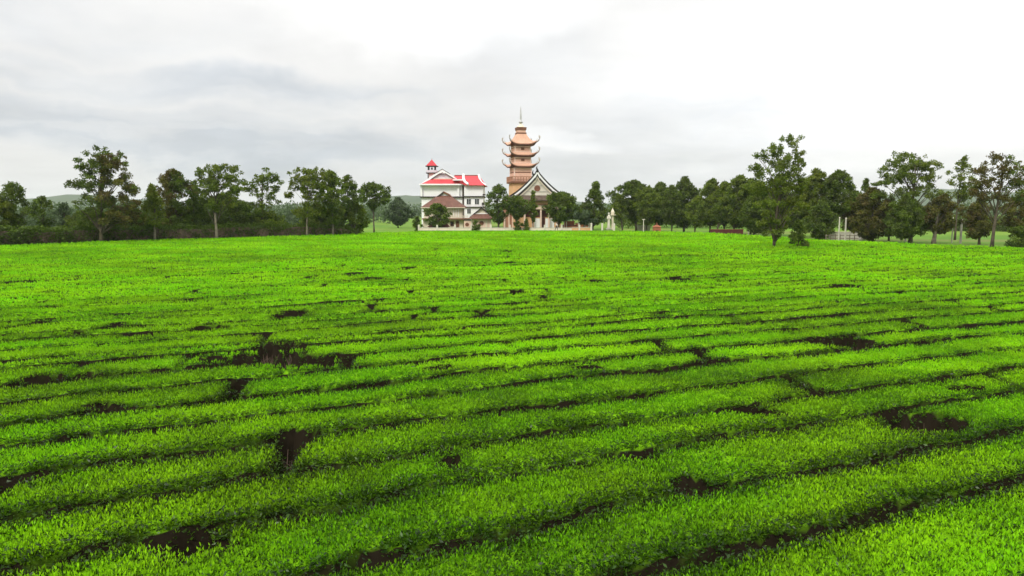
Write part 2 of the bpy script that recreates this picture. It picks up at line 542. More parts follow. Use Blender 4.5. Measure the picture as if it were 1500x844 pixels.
def row_coords(x, y):
    s = x * TD[0] + y * TD[1]
    t = x * TN[0] + y * TN[1]
    s2 = np.clip(s, -8, 25)
    T = t + 0.0022 * s2 * s2 + 0.11 * np.maximum(s - 25, 0)
    T = T + 0.34 * (vnoise(s / 4.3, T / 1.6, 3) - 0.5) + 0.22 * (vnoise(s / 1.1, T / 0.9, 4) - 0.5)
    k = np.searchsorted(GAPS, T) - 1
    k = np.clip(k, 0, len(GAPS) - 2)
    return s, T, k


def hole_mask(x, y):
    m = np.zeros_like(x)
    wob = 0.55 * (vnoise(x / 0.5, y / 0.5, 21) - 0.5) + 0.7 * (vnoise(x / 1.3, y / 1.3, 22) - 0.5) + 0.5 * (vnoise(x / 0.16, y / 0.16, 23) - 0.5)
    for hx, hy, rx, ry in HOLES:
        d2 = ((x - hx) / rx) ** 2 + ((y - hy) / ry) ** 2
        near = d2 < 4
        if near.any():
            d = np.sqrt(d2[near]) + wob[near]
            m[near] = np.maximum(m[near], 1 - sstep(0.88, 1.14, d))
    return m


def canopy(x, y):
    """height of the clipped tea top; also the row index, the flush (0 on the sides and in gaps, 1 on top)"""
    s, T, k = row_coords(x, y)
    lo, hi = GAPS[k], GAPS[k + 1]
    nearest = np.where(T - lo < hi - T, k, k + 1)
    w = np.abs(T - GAPS[nearest])
    far = 0.92 * sstep(30, 78, T) * (1 - 0.35 * sstep(0, 14, x))
    opn = np.clip(0.68 + 0.5 * vnoise(s / 2.7, nearest * 3.7 + 0.5, 11) + 0.3 * (vnoise(s / 0.7, nearest * 5.1, 12) - 0.5), 0.05, 1.25) * (1 - 0.8 * far)
    opn = np.where(nearest == 5, np.maximum(opn, 0.9), opn)
    # bushes along a row: here and there a break across the row, rounded towards the furrow
    cell = 4.6 + 1.5 * _hash(k, k * 0 + 3, 41)
    ci = np.floor(s / cell)
    ds, bs = np.full_like(s, 9.0), np.zeros_like(s)
    for q in (-1, 0, 1):
        sb = (ci + q + 0.15 + 0.7 * _hash(k, ci + q, 42)) * cell + 0.35 * (T - lo)
        dq = np.abs(s - sb)
        stq = np.clip(2.2 * _hash(k, ci + q, 43) - 1.4, 0, 1)
        dq = np.where(stq > 0, dq, 9.0)
        m_ = dq < ds
        ds, bs = np.where(m_, dq, ds), np.where(m_, stq, bs)
    bs = bs * (1 - 0.5 * far) * (1 - 0.65 * sstep(14, 24, T))
    gw = 0.015 + (0.115 + 0.095 * sstep(8, 16, T)) * opn + 0.16 * bs * np.exp(-(ds / 0.5) ** 2) + 0.06 * (vnoise(x / 0.22, y / 0.22, 13) - 0.5)
    gw = np.maximum(gw, 0.005)
    up_ = sstep(gw * 0.8, gw + 0.055, w)
    gb = 0.01 + 0.12 * bs
    cut = np.where(bs > 0, sstep(gb * 0.3, gb + 0.20, ds), 1.0)
    # a break is only as deep as it is strong
    cut = 1 - (1 - cut) * np.clip(bs * 1.3, 0, 1)
    up_ = up_ * cut
    depth = 0.68 * np.clip(opn * 1.6, 0.1, 1)
    lump = 0.055 * (vnoise(x / 0.95, y / 0.95, 5) - 0.5) + 0.09 * (vnoise(x / 4.5, y / 4.5, 6) - 0.5) + 0.025 * (vnoise(x / 0.35, y / 0.35, 8) - 0.5)
    tau = (T - lo) / (hi - lo)
    H = CANOPY + lump + 0.035 * (1 - (2 * tau - 1) ** 4) - 0.02 - depth * (1 - up_)
    hole = hole_mask(x, y)
    H = np.maximum(H * (1 - hole) + (0.04 + 0.42 * vnoise(x / 0.13, y / 0.13, 51) * vnoise(x / 0.45, y / 0.45, 52)) * hole, 0.05)
    flush = up_ * (1 - hole)
    rim = np.maximum(1 - sstep(gw + 0.03, gw + 0.22, w), np.where(bs > 0, (1 - sstep(gb + 0.05, gb + 0.25, ds)) * np.clip(bs * 1.3, 0, 1), 0))
    rim = np.maximum(rim, sstep(0.02, 0.25, hole))
    return H, k, flush, hole, rim


N_ROWS = 10
K0 = int(np.searchsorted(GAPS, 4.5)) - 1            # the row in the lower right corner
ROW_LABELS = [
    "nearest tea row, filling the lower right corner of the field",
    "broad tea row running up from the bottom edge, just behind the corner row",
    "tea row second behind the corner row, with a bare gap near its right end",
    "tea row third behind the corner row, broken by small dark gaps in the middle",
    "tea row fourth behind the corner row, rising from the lower left edge",
    "tea row fifth behind the corner row, with a dark hole left of centre",
    "tea row sixth behind the corner row, with a dark notch right of centre",
    "tea row seventh behind the corner row, counted up the right edge",
    "tea row eighth behind the corner row, with the long bare patch left of centre",
    "tea row ninth behind the corner row, just beyond the long bare patch",
]
ROWS = []
for i in range(N_ROWS):
    ROWS.append(thing('tea_row', ROW_LABELS[i], 'tea row', (0, 0, 0), 0, 'clipped tea rows in the foreground'))


def in_field(x, y):
    u = x / np.maximum(y, 0.5)
    lim = np.interp(u, EDGE_U, EDGE_Y)
    return (y < lim)


CROSS = np.array([0, .025, .05, .075, .10, .13, .17, .23, .32, .42, .53, .64, .74, .80, .84, .875, .905, .93, .955, .98, 1.0])


def row_strip(k, ss, cs, close):
    """the twiggy, mature body of one row: a strip from furrow to furrow"""
    S, Cc = np.meshgrid(ss, cs, indexing='ij')
    Tt = GAPS[k] + 0.003 + (GAPS[k + 1] - GAPS[k] - 0.006) * Cc
    s2 = np.clip(S, -8, 25)
    t = Tt - 0.0022 * s2 * s2 - 0.11 * np.maximum(S - 25, 0)
    for _ in range(7):                       # undo the bend and the wobble (fixed point)
        x = S * TD[0] + t * TN[0]
        y = S * TD[1] + t * TN[1]
        t = t + 0.7 * (Tt - row_coords(x, y)[1])
    x = S * TD[0] + t * TN[0]
    y = S * TD[1] + t * TN[1]
    H, kk, fl, hole, rim = canopy(x.ravel(), y.ravel())
    H = np.maximum(H - 0.05 - 0.03 * rng.random(len(H)), 0.05).reshape(x.shape)
    inside = in_field(x.ravel(), y.ravel()).reshape(x.shape) & (np.abs(x) < 1.02 * y + 4) & (y > -3)
    H[~inside] = 0.02
    if close:
        H[:, 0] = H[:, -1] = 0.02
        H[0, :] = H[-1, :] = 0.02
    v = np.stack([x, y, H], -1).reshape(-1, 3)
    a, b = x.shape
    idx = np.arange(a * b).reshape(a, b)
    f = np.stack([idx[:-1, :-1], idx[1:, :-1], idx[1:, 1:], idx[:-1, 1:]], -1).reshape(-1, 4)
    f = f[inside.ravel()[f].any(1)]
    # leafy colour only where the neighbours are top too: the walls of furrows and holes are stems, with shade painted into their colour
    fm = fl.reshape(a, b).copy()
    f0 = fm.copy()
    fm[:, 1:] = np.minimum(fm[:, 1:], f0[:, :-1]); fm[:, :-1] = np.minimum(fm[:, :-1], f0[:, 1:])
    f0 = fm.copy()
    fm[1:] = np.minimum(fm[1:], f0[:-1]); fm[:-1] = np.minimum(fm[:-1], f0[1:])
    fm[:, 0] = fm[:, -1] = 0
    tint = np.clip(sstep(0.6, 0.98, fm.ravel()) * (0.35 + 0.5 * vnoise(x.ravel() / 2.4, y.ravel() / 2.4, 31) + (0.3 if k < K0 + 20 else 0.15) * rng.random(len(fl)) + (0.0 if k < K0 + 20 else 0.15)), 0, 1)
    used = np.unique(f)
    remap = np.zeros(len(v), dtype=np.int64)
    remap[used] = np.arange(len(used))
    return v[used], remap[f], tint[used]


for i in range(N_ROWS):
    v, f, tn = row_strip(K0 + i, np.concatenate([np.arange(-9, 16, 0.12), np.arange(16, 30, 0.18), np.arange(30, 56, 0.3)]), CROSS, True)
    link('branches', np_mesh('branches', v, f, tn, True), M['tea_body'], ROWS[i])

# the rest of the field: the same strips, coarser with distance, as one mass
tea_far = thing('tea_field', 'wide field of clipped bright green tea behind the nearest rows', 'tea field')
tag(tea_far, kind='stuff')
VV, FF, TT, base = [], [], [], 0
k = K0 + N_ROWS
while GAPS[k] < 150 and k < len(GAPS) - 2:
    T0 = GAPS[k]
    step = 0.16 + 0.005 * (T0 - 18)
    s0, s1 = -0.32 * T0 - 4, min(3.0 * T0 + 6, 60 + 0.45 * T0)
    v, f, tn = row_strip(k, np.arange(s0, s1, step), CROSS if T0 < 45 else CROSS[[0, 2, 4, 6, 9, 11, 14, 16, 18, 20]], False)
    VV.append(v); FF.append(f + base); TT.append(tn)
    base += len(v)
    k += 1
o = link('branches', np_mesh('branches', np.concatenate(VV), np.concatenate(FF), np.concatenate(TT), True), M['tea_body'], tea_far)
tag(o, kind='stuff')


def tea_leaves():
    P, Dn, Wd, L, Wn, Tn, Kn = [], [], [], [], [], [], []
    # rings of distance; shoots per square metre fall and their size grows with distance
    bands = [(5.2, 8, 740, 0.048), (8, 10, 740, 0.048), (10, 13, 560, 0.048), (13, 17, 400, 0.050), (17, 22, 270, 0.055), (22, 29, 165, 0.064),
             (29, 38, 86, 0.080), (38, 52, 48, 0.095), (52, 75, 24, 0.13), (75, 105, 11, 0.17), (105, 150, 5, 0.22)]
    for d0, d1, dens, ln in bands:
        um = 0.84
        area = um * (d1 * d1 - d0 * d0)
        n = int(area * dens)
        u = rng.uniform(-um, um, n)
        d = np.sqrt(rng.uniform(d0 * d0, d1 * d1, n))
        x, y = u * d, d
        ok = in_field(x, y + 0.6)
        x, y = x[ok], y[ok]
        H, k, fl, hole, rim = canopy(x, y)
        ok = (rng.random(len(x)) < 0.75 + 0.25 * fl) & (rng.random(len(x)) > 0.80 * hole) & (k >= K0)
        x, y, H, k, fl, hole, rim = (q[ok] for q in (x, y, H, k, fl, hole, rim))
        n = len(x)
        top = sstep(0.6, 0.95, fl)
        per = 4 if d0 < 17 else 3
        patch = vnoise(x / 2.4, y / 2.4, 31) * 0.5 + vnoise(x / 0.5, y / 0.5, 32) * 0.5
        wide = vnoise(x / 7.0, y / 5.0, 33)

        def put(x, y, z, k, tint, lean, rise, ln_, narrow=1.0):
            n = len(x)
            ang = rng.uniform(0, 2 * math.pi, n)
            dr = unit(np.stack([np.cos(ang) * lean, np.sin(ang) * lean, rise], -1))
            P.append(np.stack([x, y, np.maximum(z, 0.03)], -1))
            Dn.append(dr); Wd.append(unit(np.cross(dr, unit(rng.normal(size=(n, 3)))))); L.append(ln_)
            Wn.append(ln_ * rng.uniform(0.29, 0.45, n) * narrow); Tn.append(np.clip(tint, 0, 1)); Kn.append(k)

        for j in range(per):
            # new shoots stand up out of the plucking table; older, darker leaves lie lower between them
            sp = ln * 0.25
            jx, jy = x + rng.normal(0, sp, n), y + rng.normal(0, sp, n)
            if j < 2:
                lean = rng.uniform(0.15, 0.9, n) * (0.6 if j == 0 else 1.0) * (1 + 1.2 * (1 - top))
                rise = rng.uniform(0.6, 1.2, n) * (0.2 + 0.8 * top)
                young = (0.70 if d0 < 29 else 0.80) + 0.70 * (patch - 0.5) + 0.55 * (wide - 0.5) + (0.50 if d0 < 17 else 0.32 if d0 < 29 else 0.16) * (rng.random(n) - 0.5)
                dz = rng.uniform(-0.02, 0.06 if d0 < 13 else 0.025, n) if j == 0 else rng.uniform(-0.04, 0.03 if d0 < 13 else 0.01, n)
                young = young * (1 - 0.8 * rim * rng.random(n) ** 0.6) - (0.22 if j == 1 and d0 < 17 else 0)  # rims darkened too, blending the furrows' painted shade into the shoots
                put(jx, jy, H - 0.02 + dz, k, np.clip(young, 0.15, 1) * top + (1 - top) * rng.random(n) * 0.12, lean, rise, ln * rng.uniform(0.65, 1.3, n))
            else:
                lean = rng.uniform(0.5, 1.2, n)
                rise = rng.uniform(0.1, 0.8, n)
                old = (0.12 if d0 < 13 else 0.26 if d0 < 29 else 0.5) + 0.22 * (patch - 0.5) + 0.26 * (rng.random(n) - 0.4)
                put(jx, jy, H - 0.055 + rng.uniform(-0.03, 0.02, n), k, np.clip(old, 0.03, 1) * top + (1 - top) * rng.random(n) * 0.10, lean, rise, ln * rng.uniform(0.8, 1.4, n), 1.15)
        # old leaves and twigs that hang into the furrows
        e = np.nonzero((rim > 0.15) & (fl > 0.02) & (hole < 0.6))[0]
        if len(e) and d0 < 60:
            for q in range(3 if d0 < 22 else 2):
                m_ = len(e)
                sp = 0.05
                up2 = rng.random(m_) ** 1.6 * (0.14 if d0 < 13 else 0.05)
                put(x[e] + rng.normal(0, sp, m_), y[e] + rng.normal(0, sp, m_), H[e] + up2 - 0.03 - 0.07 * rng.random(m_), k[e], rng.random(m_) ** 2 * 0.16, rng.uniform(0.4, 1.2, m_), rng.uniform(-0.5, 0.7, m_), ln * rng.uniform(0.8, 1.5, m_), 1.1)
    P, Dn, Wd = (np.concatenate(q) for q in (P, Dn, Wd))
    L, Wn, Tn, Kn = (np.concatenate(q) for q in (L, Wn, Tn, Kn))
    total = 0
    for i in range(N_ROWS + 1):
        sel = (Kn == K0 + i) if i < N_ROWS else (Kn >= K0 + N_ROWS)
        v, f = (leaf_quads if i < 5 else leaf_tris)(P[sel], Dn[sel], Wd[sel], L[sel], Wn[sel])
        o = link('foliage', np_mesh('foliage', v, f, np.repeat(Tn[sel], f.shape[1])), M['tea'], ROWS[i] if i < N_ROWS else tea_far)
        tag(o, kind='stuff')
        total += len(f)
    print('tea leaves', total)


tea_leaves()


def twigs():
    """bare brown stems where bushes are missing, near the camera"""
    r = random.Random(11)
    per = {}
    for hx, hy, rx, ry in HOLES:
        if hy > 32: continue
        for _ in range(int(22 + 60 * min(rx * ry, 1.2))):
            a, q = r.uniform(0, 2 * math.pi), r.random() ** 0.5
            x, y = hx + rx * 1.05 * q * math.cos(a), hy + ry * 1.05 * q * math.sin(a)
            k = int(row_coords(np.array([x]), np.array([y]))[2][0]) - K0
            if k < 0: continue
            mb = per.setdefault(min(k, N_ROWS), MB())
            h, b = r.uniform(0.18, 0.62), r.uniform(0.5, 1.3)
            dx, dy = r.uniform(-1, 1) * 0.35 * h * b, r.uniform(-1, 1) * 0.35 * h * b
            p0, p1, p2 = (x, y, 0.0), (x + dx * 0.4 + r.uniform(-0.03, 0.03), y + dy * 0.4, h * 0.5), (x + dx, y + dy, h)
            mb.tube([p0, p1, p2], [0.013, 0.010, 0.004], 4)
            for _ in range(2):
                mb.tube([p1, (p1[0] + r.uniform(-0.2, 0.2), p1[1] + r.uniform(-0.2, 0.2), p1[2] + r.uniform(0.08, 0.3))], [0.007, 0.003], 4)
    for k, mb in per.items():
        o = mb.build('twigs', M['twig'], ROWS[k] if k < N_ROWS else tea_far)
        tag(o, kind='stuff')


twigs()
# ---------------------------------------------------------------- hills, far woods
def hills():
    us = np.linspace(-1.5, 1.5, 300)
    vs = []
    for r, (dd, hh) in enumerate(((1150, 0.0), (1400, 0.55), (1700, 1.0), (2100, 0.6), (2500, 0.0))):
        x, y = us * dd * 0.9, np.full_like(us, dd) - 150 * np.abs(us)
        h = 12 + 26 * vnoise(us * 5 + 3, us * 0, 61) + 9 * vnoise(us * 22, us * 0, 62) + 4 * vnoise(us * 70, us * 0 + r, 63)
        h = h + 12 * np.exp(-((us + 0.16) / 0.09) ** 2) + 16 * np.exp(-((us - 0.62) / 0.10) ** 2)
        vs.append(np.stack([x, y, h * hh - (0.5 if hh == 0 else 0)], -1))
    v = np.stack(vs, 1)
    a, b = v.shape[:2]
    idx = np.arange(a * b).reshape(a, b)
    f = np.stack([idx[:-1, :-1], idx[1:, :-1], idx[1:, 1:], idx[:-1, 1:]], -1).reshape(-1, 4)
    tag(link('hills', np_mesh('hills', v.reshape(-1, 3), f, None, True), M['hill']), kind='structure')


hills()


def blob_leaves(c, rad, n, size, r, droop=0.15):
    """n leaf clusters on and in an ellipsoid"""
    d = unit(r.normal(size=(n, 3)))
    rr = r.random(n) ** 0.45
    p = c + d * rr[:, None] * rad
    dr = unit(d * 0.7 + r.normal(size=(n, 3)) * 0.8 + np.array([0, 0, -droop]))
    wd = unit(np.cross(dr, unit(r.normal(size=(n, 3)))))
    L = size * r.uniform(0.6, 1.4, n)
    return p, dr, wd, L


def leaf_object(name, chunks, mat, parent=None):
    P, D_, W_, L_, T_ = (np.concatenate(q) for q in zip(*chunks))
    v, f = leaf_tris(P, D_, W_, L_ * 1.1, L_ * 0.66)
    return link(name, np_mesh(name, v, f, np.repeat(T_, 3)), mat, parent)


def far_woods():
    r = np.random.default_rng(90)
    ch = []
    for a0, a1, d0, d1, h, step in ((-0.86, -0.15, 250, 330, 8.5, 0.007), (0.04, 0.90, 255, 330, 8.0, 0.007), (-1.1, -0.86, 250, 300, 9, 0.02), (0.9, 1.2, 250, 300, 9, 0.02),
                                    (-0.30, 0.10, 520, 640, 10, 0.007)):
        for u in np.arange(a0, a1, step):
            d = r.uniform(d0, d1)
            hh = h * (0.55 + 0.6 * r.random())
            w = r.uniform(2.5, 4.2) * d / 280
            c = np.array([(u + r.normal(0, 0.003)) * d, d, hh * 0.52])
            p, dr, wd, L = blob_leaves(c, np.array([w, w, hh * 0.52]), 190, 0.75 * d / 280, r)
            ch.append((p, dr, wd, L, np.clip(r.random(len(p)) * 0.6 + r.random() * 0.4, 0, 1)))
    o = leaf_object('distant_woods', ch, M['leaf_grey'])
    tag(o, 'low far off woods along the horizon behind the trees', 'woods', None, 'stuff')
    # nearer thickets behind the hedge and behind the grove
    for nm, lab, mt, px0, px1, dd, py, r0 in (('thicket', 'grey green thicket behind the left hedge, under the trees', 'leaf_grey', -260, 505, 165, 306, 7), ('thicket', 'dark thicket closing the grove behind its trunks', 'leaf_dark', 896, 1300, 205, 292, 8),
                                              ('thicket', 'low dark thicket far behind the tall open trees at right', 'leaf_dark', 1300, 1800, 175, 316, 9)):
        r = np.random.default_rng(r0)
        ch = []
        for px in np.arange(px0, px1, 4.5):
            d = dd * (1 + r.normal(0, 0.03))
            hh = XZ(750, py, d)[1] * (0.62 + 0.5 * r.random())
            w = r.uniform(1.2, 2.2)
            for q in (0.3, 0.72):
                p, dr, wd, L = blob_leaves(np.array([XZ(px, 330, d)[0], d, hh * q]), np.array([w, w, hh * 0.32]), 150, 0.42, r)
                p[:, 2] = np.maximum(p[:, 2], 0.05)
                ch.append((p, dr, wd, L, np.clip(r.random(len(p)) * 0.5 + r.random() * 0.4, 0, 1)))
        tag(leaf_object(nm, ch, M[mt]), lab, 'thicket', None, 'stuff')


far_woods()


# ---------------------------------------------------------------- trees
def profile(style, v):
    if style == 'cone': return np.clip(1.05 - v, 0.05, 1) ** 0.8 * np.clip(v * 6, 0, 1) ** 0.5
    if style == 'umbrella': return np.clip(np.sin(np.pi * np.clip(v, 0, 1) ** 1.5), 0, 1) ** 0.6
    if style == 'column': return np.clip(np.sin(np.pi * np.clip(v, 0.02, 0.98)), 0, 1) ** 0.35
    return np.clip(np.sin(np.pi * np.clip(v, 0.02, 0.98) ** 0.85), 0, 1) ** 0.55        # round


def tree(label, px, D, top, low, width, style='round', kind='mid', airy=0.5, name='tree', cat='tree', trunk=0.16, trunk_px=None,
         lobes=None, bark='bark', seed=0, group=None, mat2=None, leaf=None, lean=0.0):
    """px: photo column of the crown; D: metres away; top, low: photo rows of the crown's top and underside; width: crown in photo pixels.
    Everything is turned into metres at that distance and built as a real tree with depth."""
    r = np.random.default_rng(1000 + seed)
    m_px = D / FPX
    x0 = XZ(trunk_px if trunk_px is not None else px, 330, D)[0]
    xc = XZ(px, 330, D)[0] - x0
    zt, zb = XZ(px, top, D)[1], max(0.15, XZ(px, low, D)[1])
    w = width * m_px / 2
    root = thing(name, label, cat, (x0, D, 0.0), 0, group)
    hgt = zt - zb
    # clumps of foliage
    cl = []
    if lobes:
        for lx, ly, rx, ry in lobes:
            X_, Z_ = XZ(lx, ly, D)
            rx_, rz_ = rx * m_px, ry * m_px
            rx_, rz_ = rx_ * 1.1, rz_ * 1.1
            k = max(6, int(2.6 * rx_ * rz_ / (0.16 + 0.30 * airy)) + 3)
            for _ in range(k):
                d = unit(r.normal(size=(1, 3)))[0] * r.random() ** 0.4
                rc = r.uniform(0.28, 0.72) * (0.50 + 0.12 * min(rx_, 3.0))
                cl.append((np.array([X_ - x0 + d[0] * (rx_ * 1.1 - rc * 0.4), d[1] * max(rx_, rz_) * 0.9, Z_ + d[2] * max(0.1, rz_ - rc * 0.5)]), rc))
    else:
        w *= 1.12
        k = int(max(22, (2 * w) * hgt / (0.19 + 0.30 * airy)))
        for i in range(k):
            v = (i + r.random()) / k
            if style == 'round' and r.random() < 0.25: v = r.random()
            rad = w * float(profile(style, np.array(v)))
            ang, rr = r.uniform(0, 2 * math.pi), r.random() ** 0.5
            rad *= 0.68 + 0.62 * float(vnoise(np.array([ang * 1.2 + seed * 3.1]), np.array([v * 4.5]), 81)[0])
            rc = r.uniform(0.36, 0.85) * (0.38 + 0.13 * min(w, 4.0))
            q = max(0.0, rad - rc * 0.45) * rr
            cl.append((np.array([xc + lean * (v - 0.3) + q * math.cos(ang), q * math.sin(ang), zb + v * (hgt - rc * 0.6)]), rc))
    # trunk: a bent taper up into the crown
    th = zb + hgt * (0.78 if style != 'umbrella' else 0.6)
    n = 8
    tp = []
    for i in range(n + 1):
        f_ = i / n
        bend = math.sin(f_ * 3 + seed) * 0.12 * f_ * th * 0.25
        tp.append(Vector((xc * f_ ** 1.5 + lean * f_ * 0.6 + bend, math.cos(f_ * 2.3 + seed * 1.7) * 0.05 * th * f_, f_ * th)))
    tr = [trunk * (1.25 if i == 0 else 1) * (1 - 0.85 * (i / n)) + 0.015 for i in range(n + 1)]
    mb = MB()
    mb.tube([(p.x, p.y, p.z - (0.05 if i == 0 else 0)) for i, p in enumerate(tp)], tr, 8)
    mb.build('trunk', M[bark], root, smooth=True)
    lb = MB()
    order = list(range(len(cl)))
    r.shuffle(order)
    for i in order[:int(len(cl) * 0.16) + 5]:
        c, rc = cl[i]
        zs = min(max(zb * 0.6, c[2] - 0.25 * hgt - 0.6 * np.hypot(c[0] - xc, c[1])), th * 0.95)
        zs = max(zs, zb * 0.45)
        fz = zs / th * n
        j = int(min(n - 1, max(0, math.floor(fz))))
        s = tp[j].lerp(tp[j + 1], fz - j)
        e = Vector(c)
        mid = s.lerp(e, 0.5) + Vector((r.normal(0, 0.12), r.normal(0, 0.12), 0.10 * (e - s).length))
        r0 = max(0.022, tr[j] * 0.38)
        lb.tube([s, s.lerp(mid, 0.6), mid, e], [r0, r0 * 0.8, r0 * 0.6, 0.012], 5)
    lb.build('limbs', M['bark'], root, smooth=True)
    size = leaf or max(0.15, 0.0021 * D)
    ch, ch2 = [], []
    for c, rc in cl:
        vol = rc * rc
        nl = int(vol / (size * size) * (18 - 7.5 * airy)) + 7
        rad = np.array([rc, rc, rc * 0.72]) * r.uniform(0.85, 1.2, 3)
        p, dr, wd, L = blob_leaves(c, rad, nl, size, r)
        ct = 0.15 + 0.6 * r.random()
        t = np.clip(ct + r.normal(0, 0.2, nl), 0, 1)
        (ch2 if (mat2 and c[0] > xc + 0.1 * w and r.random() < 0.85) else ch).append((p, dr, wd, L, t))
    # stray sprays that roughen the outline
    k = int(14 + 10 * airy) * (2 if w > 3 else 1)
    for i in r.choice(len(cl), min(k, len(cl)), replace=False):
        c, rc = cl[i]
        d = unit(np.array([[c[0] - xc, c[1], (c[2] - zb - hgt * 0.4)]]) + r.normal(0, 0.3, (1, 3)))[0]
        p, dr, wd, L = blob_leaves(c + d * rc * 0.9, np.array([0.5, 0.5, 0.35]) * rc, int(26 * (1.2 - 0.4 * airy)), size, r)
        ch.append((p, dr, wd, L, np.clip(r.random(len(p)), 0, 1)))
    leaf_object('crown', ch, M['leaf_' + kind], root)
    if ch2: leaf_object('crown', ch2, M['leaf_' + mat2], root)
    return root


# ---- left side: the clipped hedge and the trees that grow along it
def hedge_line(px):
    """distance of the hedge's front face at a photo column"""
    return float(np.interp(px, [-200, 0, 200, 400, 525], [72, 81, 94, 109, 120]))


def hedge():
    r = np.random.default_rng(5)
    root = thing('hedge', 'long dark clipped hedge along the left edge of the tea field', 'hedge', (XZ(250, 345, hedge_line(250))[0], hedge_line(250), 0))
    ox, oy = root.location.x, root.location.y
    ch, core, prev = [], MB(), None
    for px in np.arange(-200, 526, 3.2):
        D = hedge_line(px)
        h = float(np.interp(px, [-200, 0, 150, 300, 430, 505, 526], [2.9, 2.85, 2.75, 2.75, 2.65, 2.3, 1.2])) + 0.35 * (vnoise(np.array([px / 14.0]), np.array([0.0]), 71)[0] - 0.5)
        x = XZ(px, 340, D)[0]
        for q in range(3):
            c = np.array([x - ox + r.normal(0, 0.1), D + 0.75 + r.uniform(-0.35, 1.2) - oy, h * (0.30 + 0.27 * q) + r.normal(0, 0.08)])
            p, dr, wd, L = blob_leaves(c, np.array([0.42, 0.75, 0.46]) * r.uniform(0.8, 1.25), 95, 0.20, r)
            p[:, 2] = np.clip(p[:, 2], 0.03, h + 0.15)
            ch.append((p, dr, wd, L, np.clip(0.12 + 0.30 * q + r.normal(0, 0.2, len(p)), 0, 1)))  # tint rises with height: lit top and dark foot painted into the leaves
        if prev is not None:
            a, b, ha, hb = prev, (x - ox, D - oy), prev[2], h
            core.add([(a[0], a[1] + 0.5, 0), (b[0], b[1] + 0.5, 0), (b[0], b[1] + 1.6, 0), (a[0], a[1] + 1.6, 0),
                      (a[0], a[1] + 0.5, ha * 0.8), (b[0], b[1] + 0.5, hb * 0.8), (b[0], b[1] + 1.6, hb * 0.8), (a[0], a[1] + 1.6, ha * 0.8)],
                     [(4, 5, 6, 7), (0, 1, 5, 4), (2, 3, 7, 6)])
        prev = (x - ox, D - oy, h)
    core.build('branches', M['twig'], root)
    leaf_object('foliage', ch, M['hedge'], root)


hedge()
HL = hedge_line
GL = 'trees along the left hedge'
tree('dark green tree at the left end of the hedge, nearest the picture edge but one', 22, HL(20) + 5, 266, 335, 50, 'round', 'dark', 0.15, seed=1, group=GL)
tree('yellow green bushy tree cut by the left picture edge', -4, HL(0) + 4, 286, 340, 40, 'round', 'yellow', 0.25, seed=2, group=GL)
tree('small dark tree with loose crown, second gap left of the tallest tree', 64, HL(60) + 12, 287, 335, 36, 'round', 'dark', 0.55, seed=3, group=GL)
tree('low dark tree directly left of the tallest tree above the hedge', 96, HL(95) + 10, 297, 338, 36, 'round', 'grey', 0.3, seed=4, group=GL)
tree('tallest tree over the left hedge, dark crown browning on its right side', 152, HL(150) - 0.7, 214, 330, 100, 'round', 'dark', 0.55, trunk=0.24, trunk_px=148, bark='bark',
     lobes=[(150, 232, 22, 17), (140, 243, 30, 14), (168, 240, 18, 20), (158, 268, 34, 20), (118, 270, 20, 9), (124, 246, 12, 10), (155, 295, 40, 16), (188, 285, 18, 16), (150, 318, 36, 16), (198, 302, 10, 14), (180, 318, 28, 14)],
     seed=5, group=GL, mat2='russet')
tree('yellow green tree leaning against a russet one behind the hedge', 225, HL(225) - 0.6, 270, 330, 42, 'cone', 'yellow', 0.3, trunk_px=226, bark='bark_pale', seed=6, group=GL)
tree('russet brown tree right of the yellow green one', 257, HL(257) + 3, 247, 332, 60, 'round', 'russet', 0.35, seed=7, group=GL, mat2='dark')
tree('thin dark tree with see-through crown squeezed beside the russet tree', 286, HL(286) + 4, 262, 318, 28, 'round', 'dark', 0.75, seed=8, group=GL)
tree('tall tree with airy yellow green top and white-washed trunk behind hedge', 319, HL(317) - 0.6, 236, 330, 72, 'round', 'mid', 0.6, trunk=0.2, trunk_px=317, bark='bark_pale',
     lobes=[(322, 250, 26, 13), (306, 262, 18, 13), (338, 262, 18, 14), (320, 276, 30, 12), (300, 286, 14, 10), (346, 280, 10, 12), (320, 296, 20, 12)], seed=9, group=GL, mat2='yellow')
tree('broad dark bushy tree under the airy yellow green one', 330, HL(330) + 6.2, 284, 345, 92, 'round', 'dark', 0.1, seed=10, group=GL)
tree('light green shrub on top of the hedge right of the dark bushy tree', 386, HL(386) + 4.6, 308, 342, 60, 'round', 'mid', 0.15, name='shrub', cat='shrub', seed=11)
tree('thin airy tree with open see-through crown, alone above the hedge', 385, HL(385) + 4, 246, 312, 60, 'round', 'mid', 0.85, trunk_px=384, seed=12, group=GL,
     lobes=[(392, 258, 16, 11), (372, 268, 16, 9), (402, 270, 11, 12), (385, 280, 18, 10), (366, 276, 9, 6), (384, 298, 14, 10), (400, 290, 10, 8)])
tree('bright yellow green tree with pale slim trunk in a hedge gap', 452, HL(449) - 0.5, 246, 322, 62, 'round', 'yellow', 0.5, trunk_px=449, bark='bark_pale',
     lobes=[(446, 258, 20, 11), (464, 256, 16, 10), (432, 272, 10, 8), (454, 272, 24, 12), (424, 285, 8, 6), (460, 292, 22, 14), (452, 310, 20, 12)], seed=13, group=GL)
tree('green tree with two pale trunks right of the bright yellow green tree', 486, HL(487) - 0.5, 249, 326, 44, 'round', 'mid', 0.3, trunk_px=487, bark='bark_pale', seed=14, group=GL)
tree('dark loose crowned tree at the right end of the hedge', 511, HL(511) + 3, 257, 312, 38, 'round', 'dark', 0.65, trunk_px=516, seed=15, group=GL)
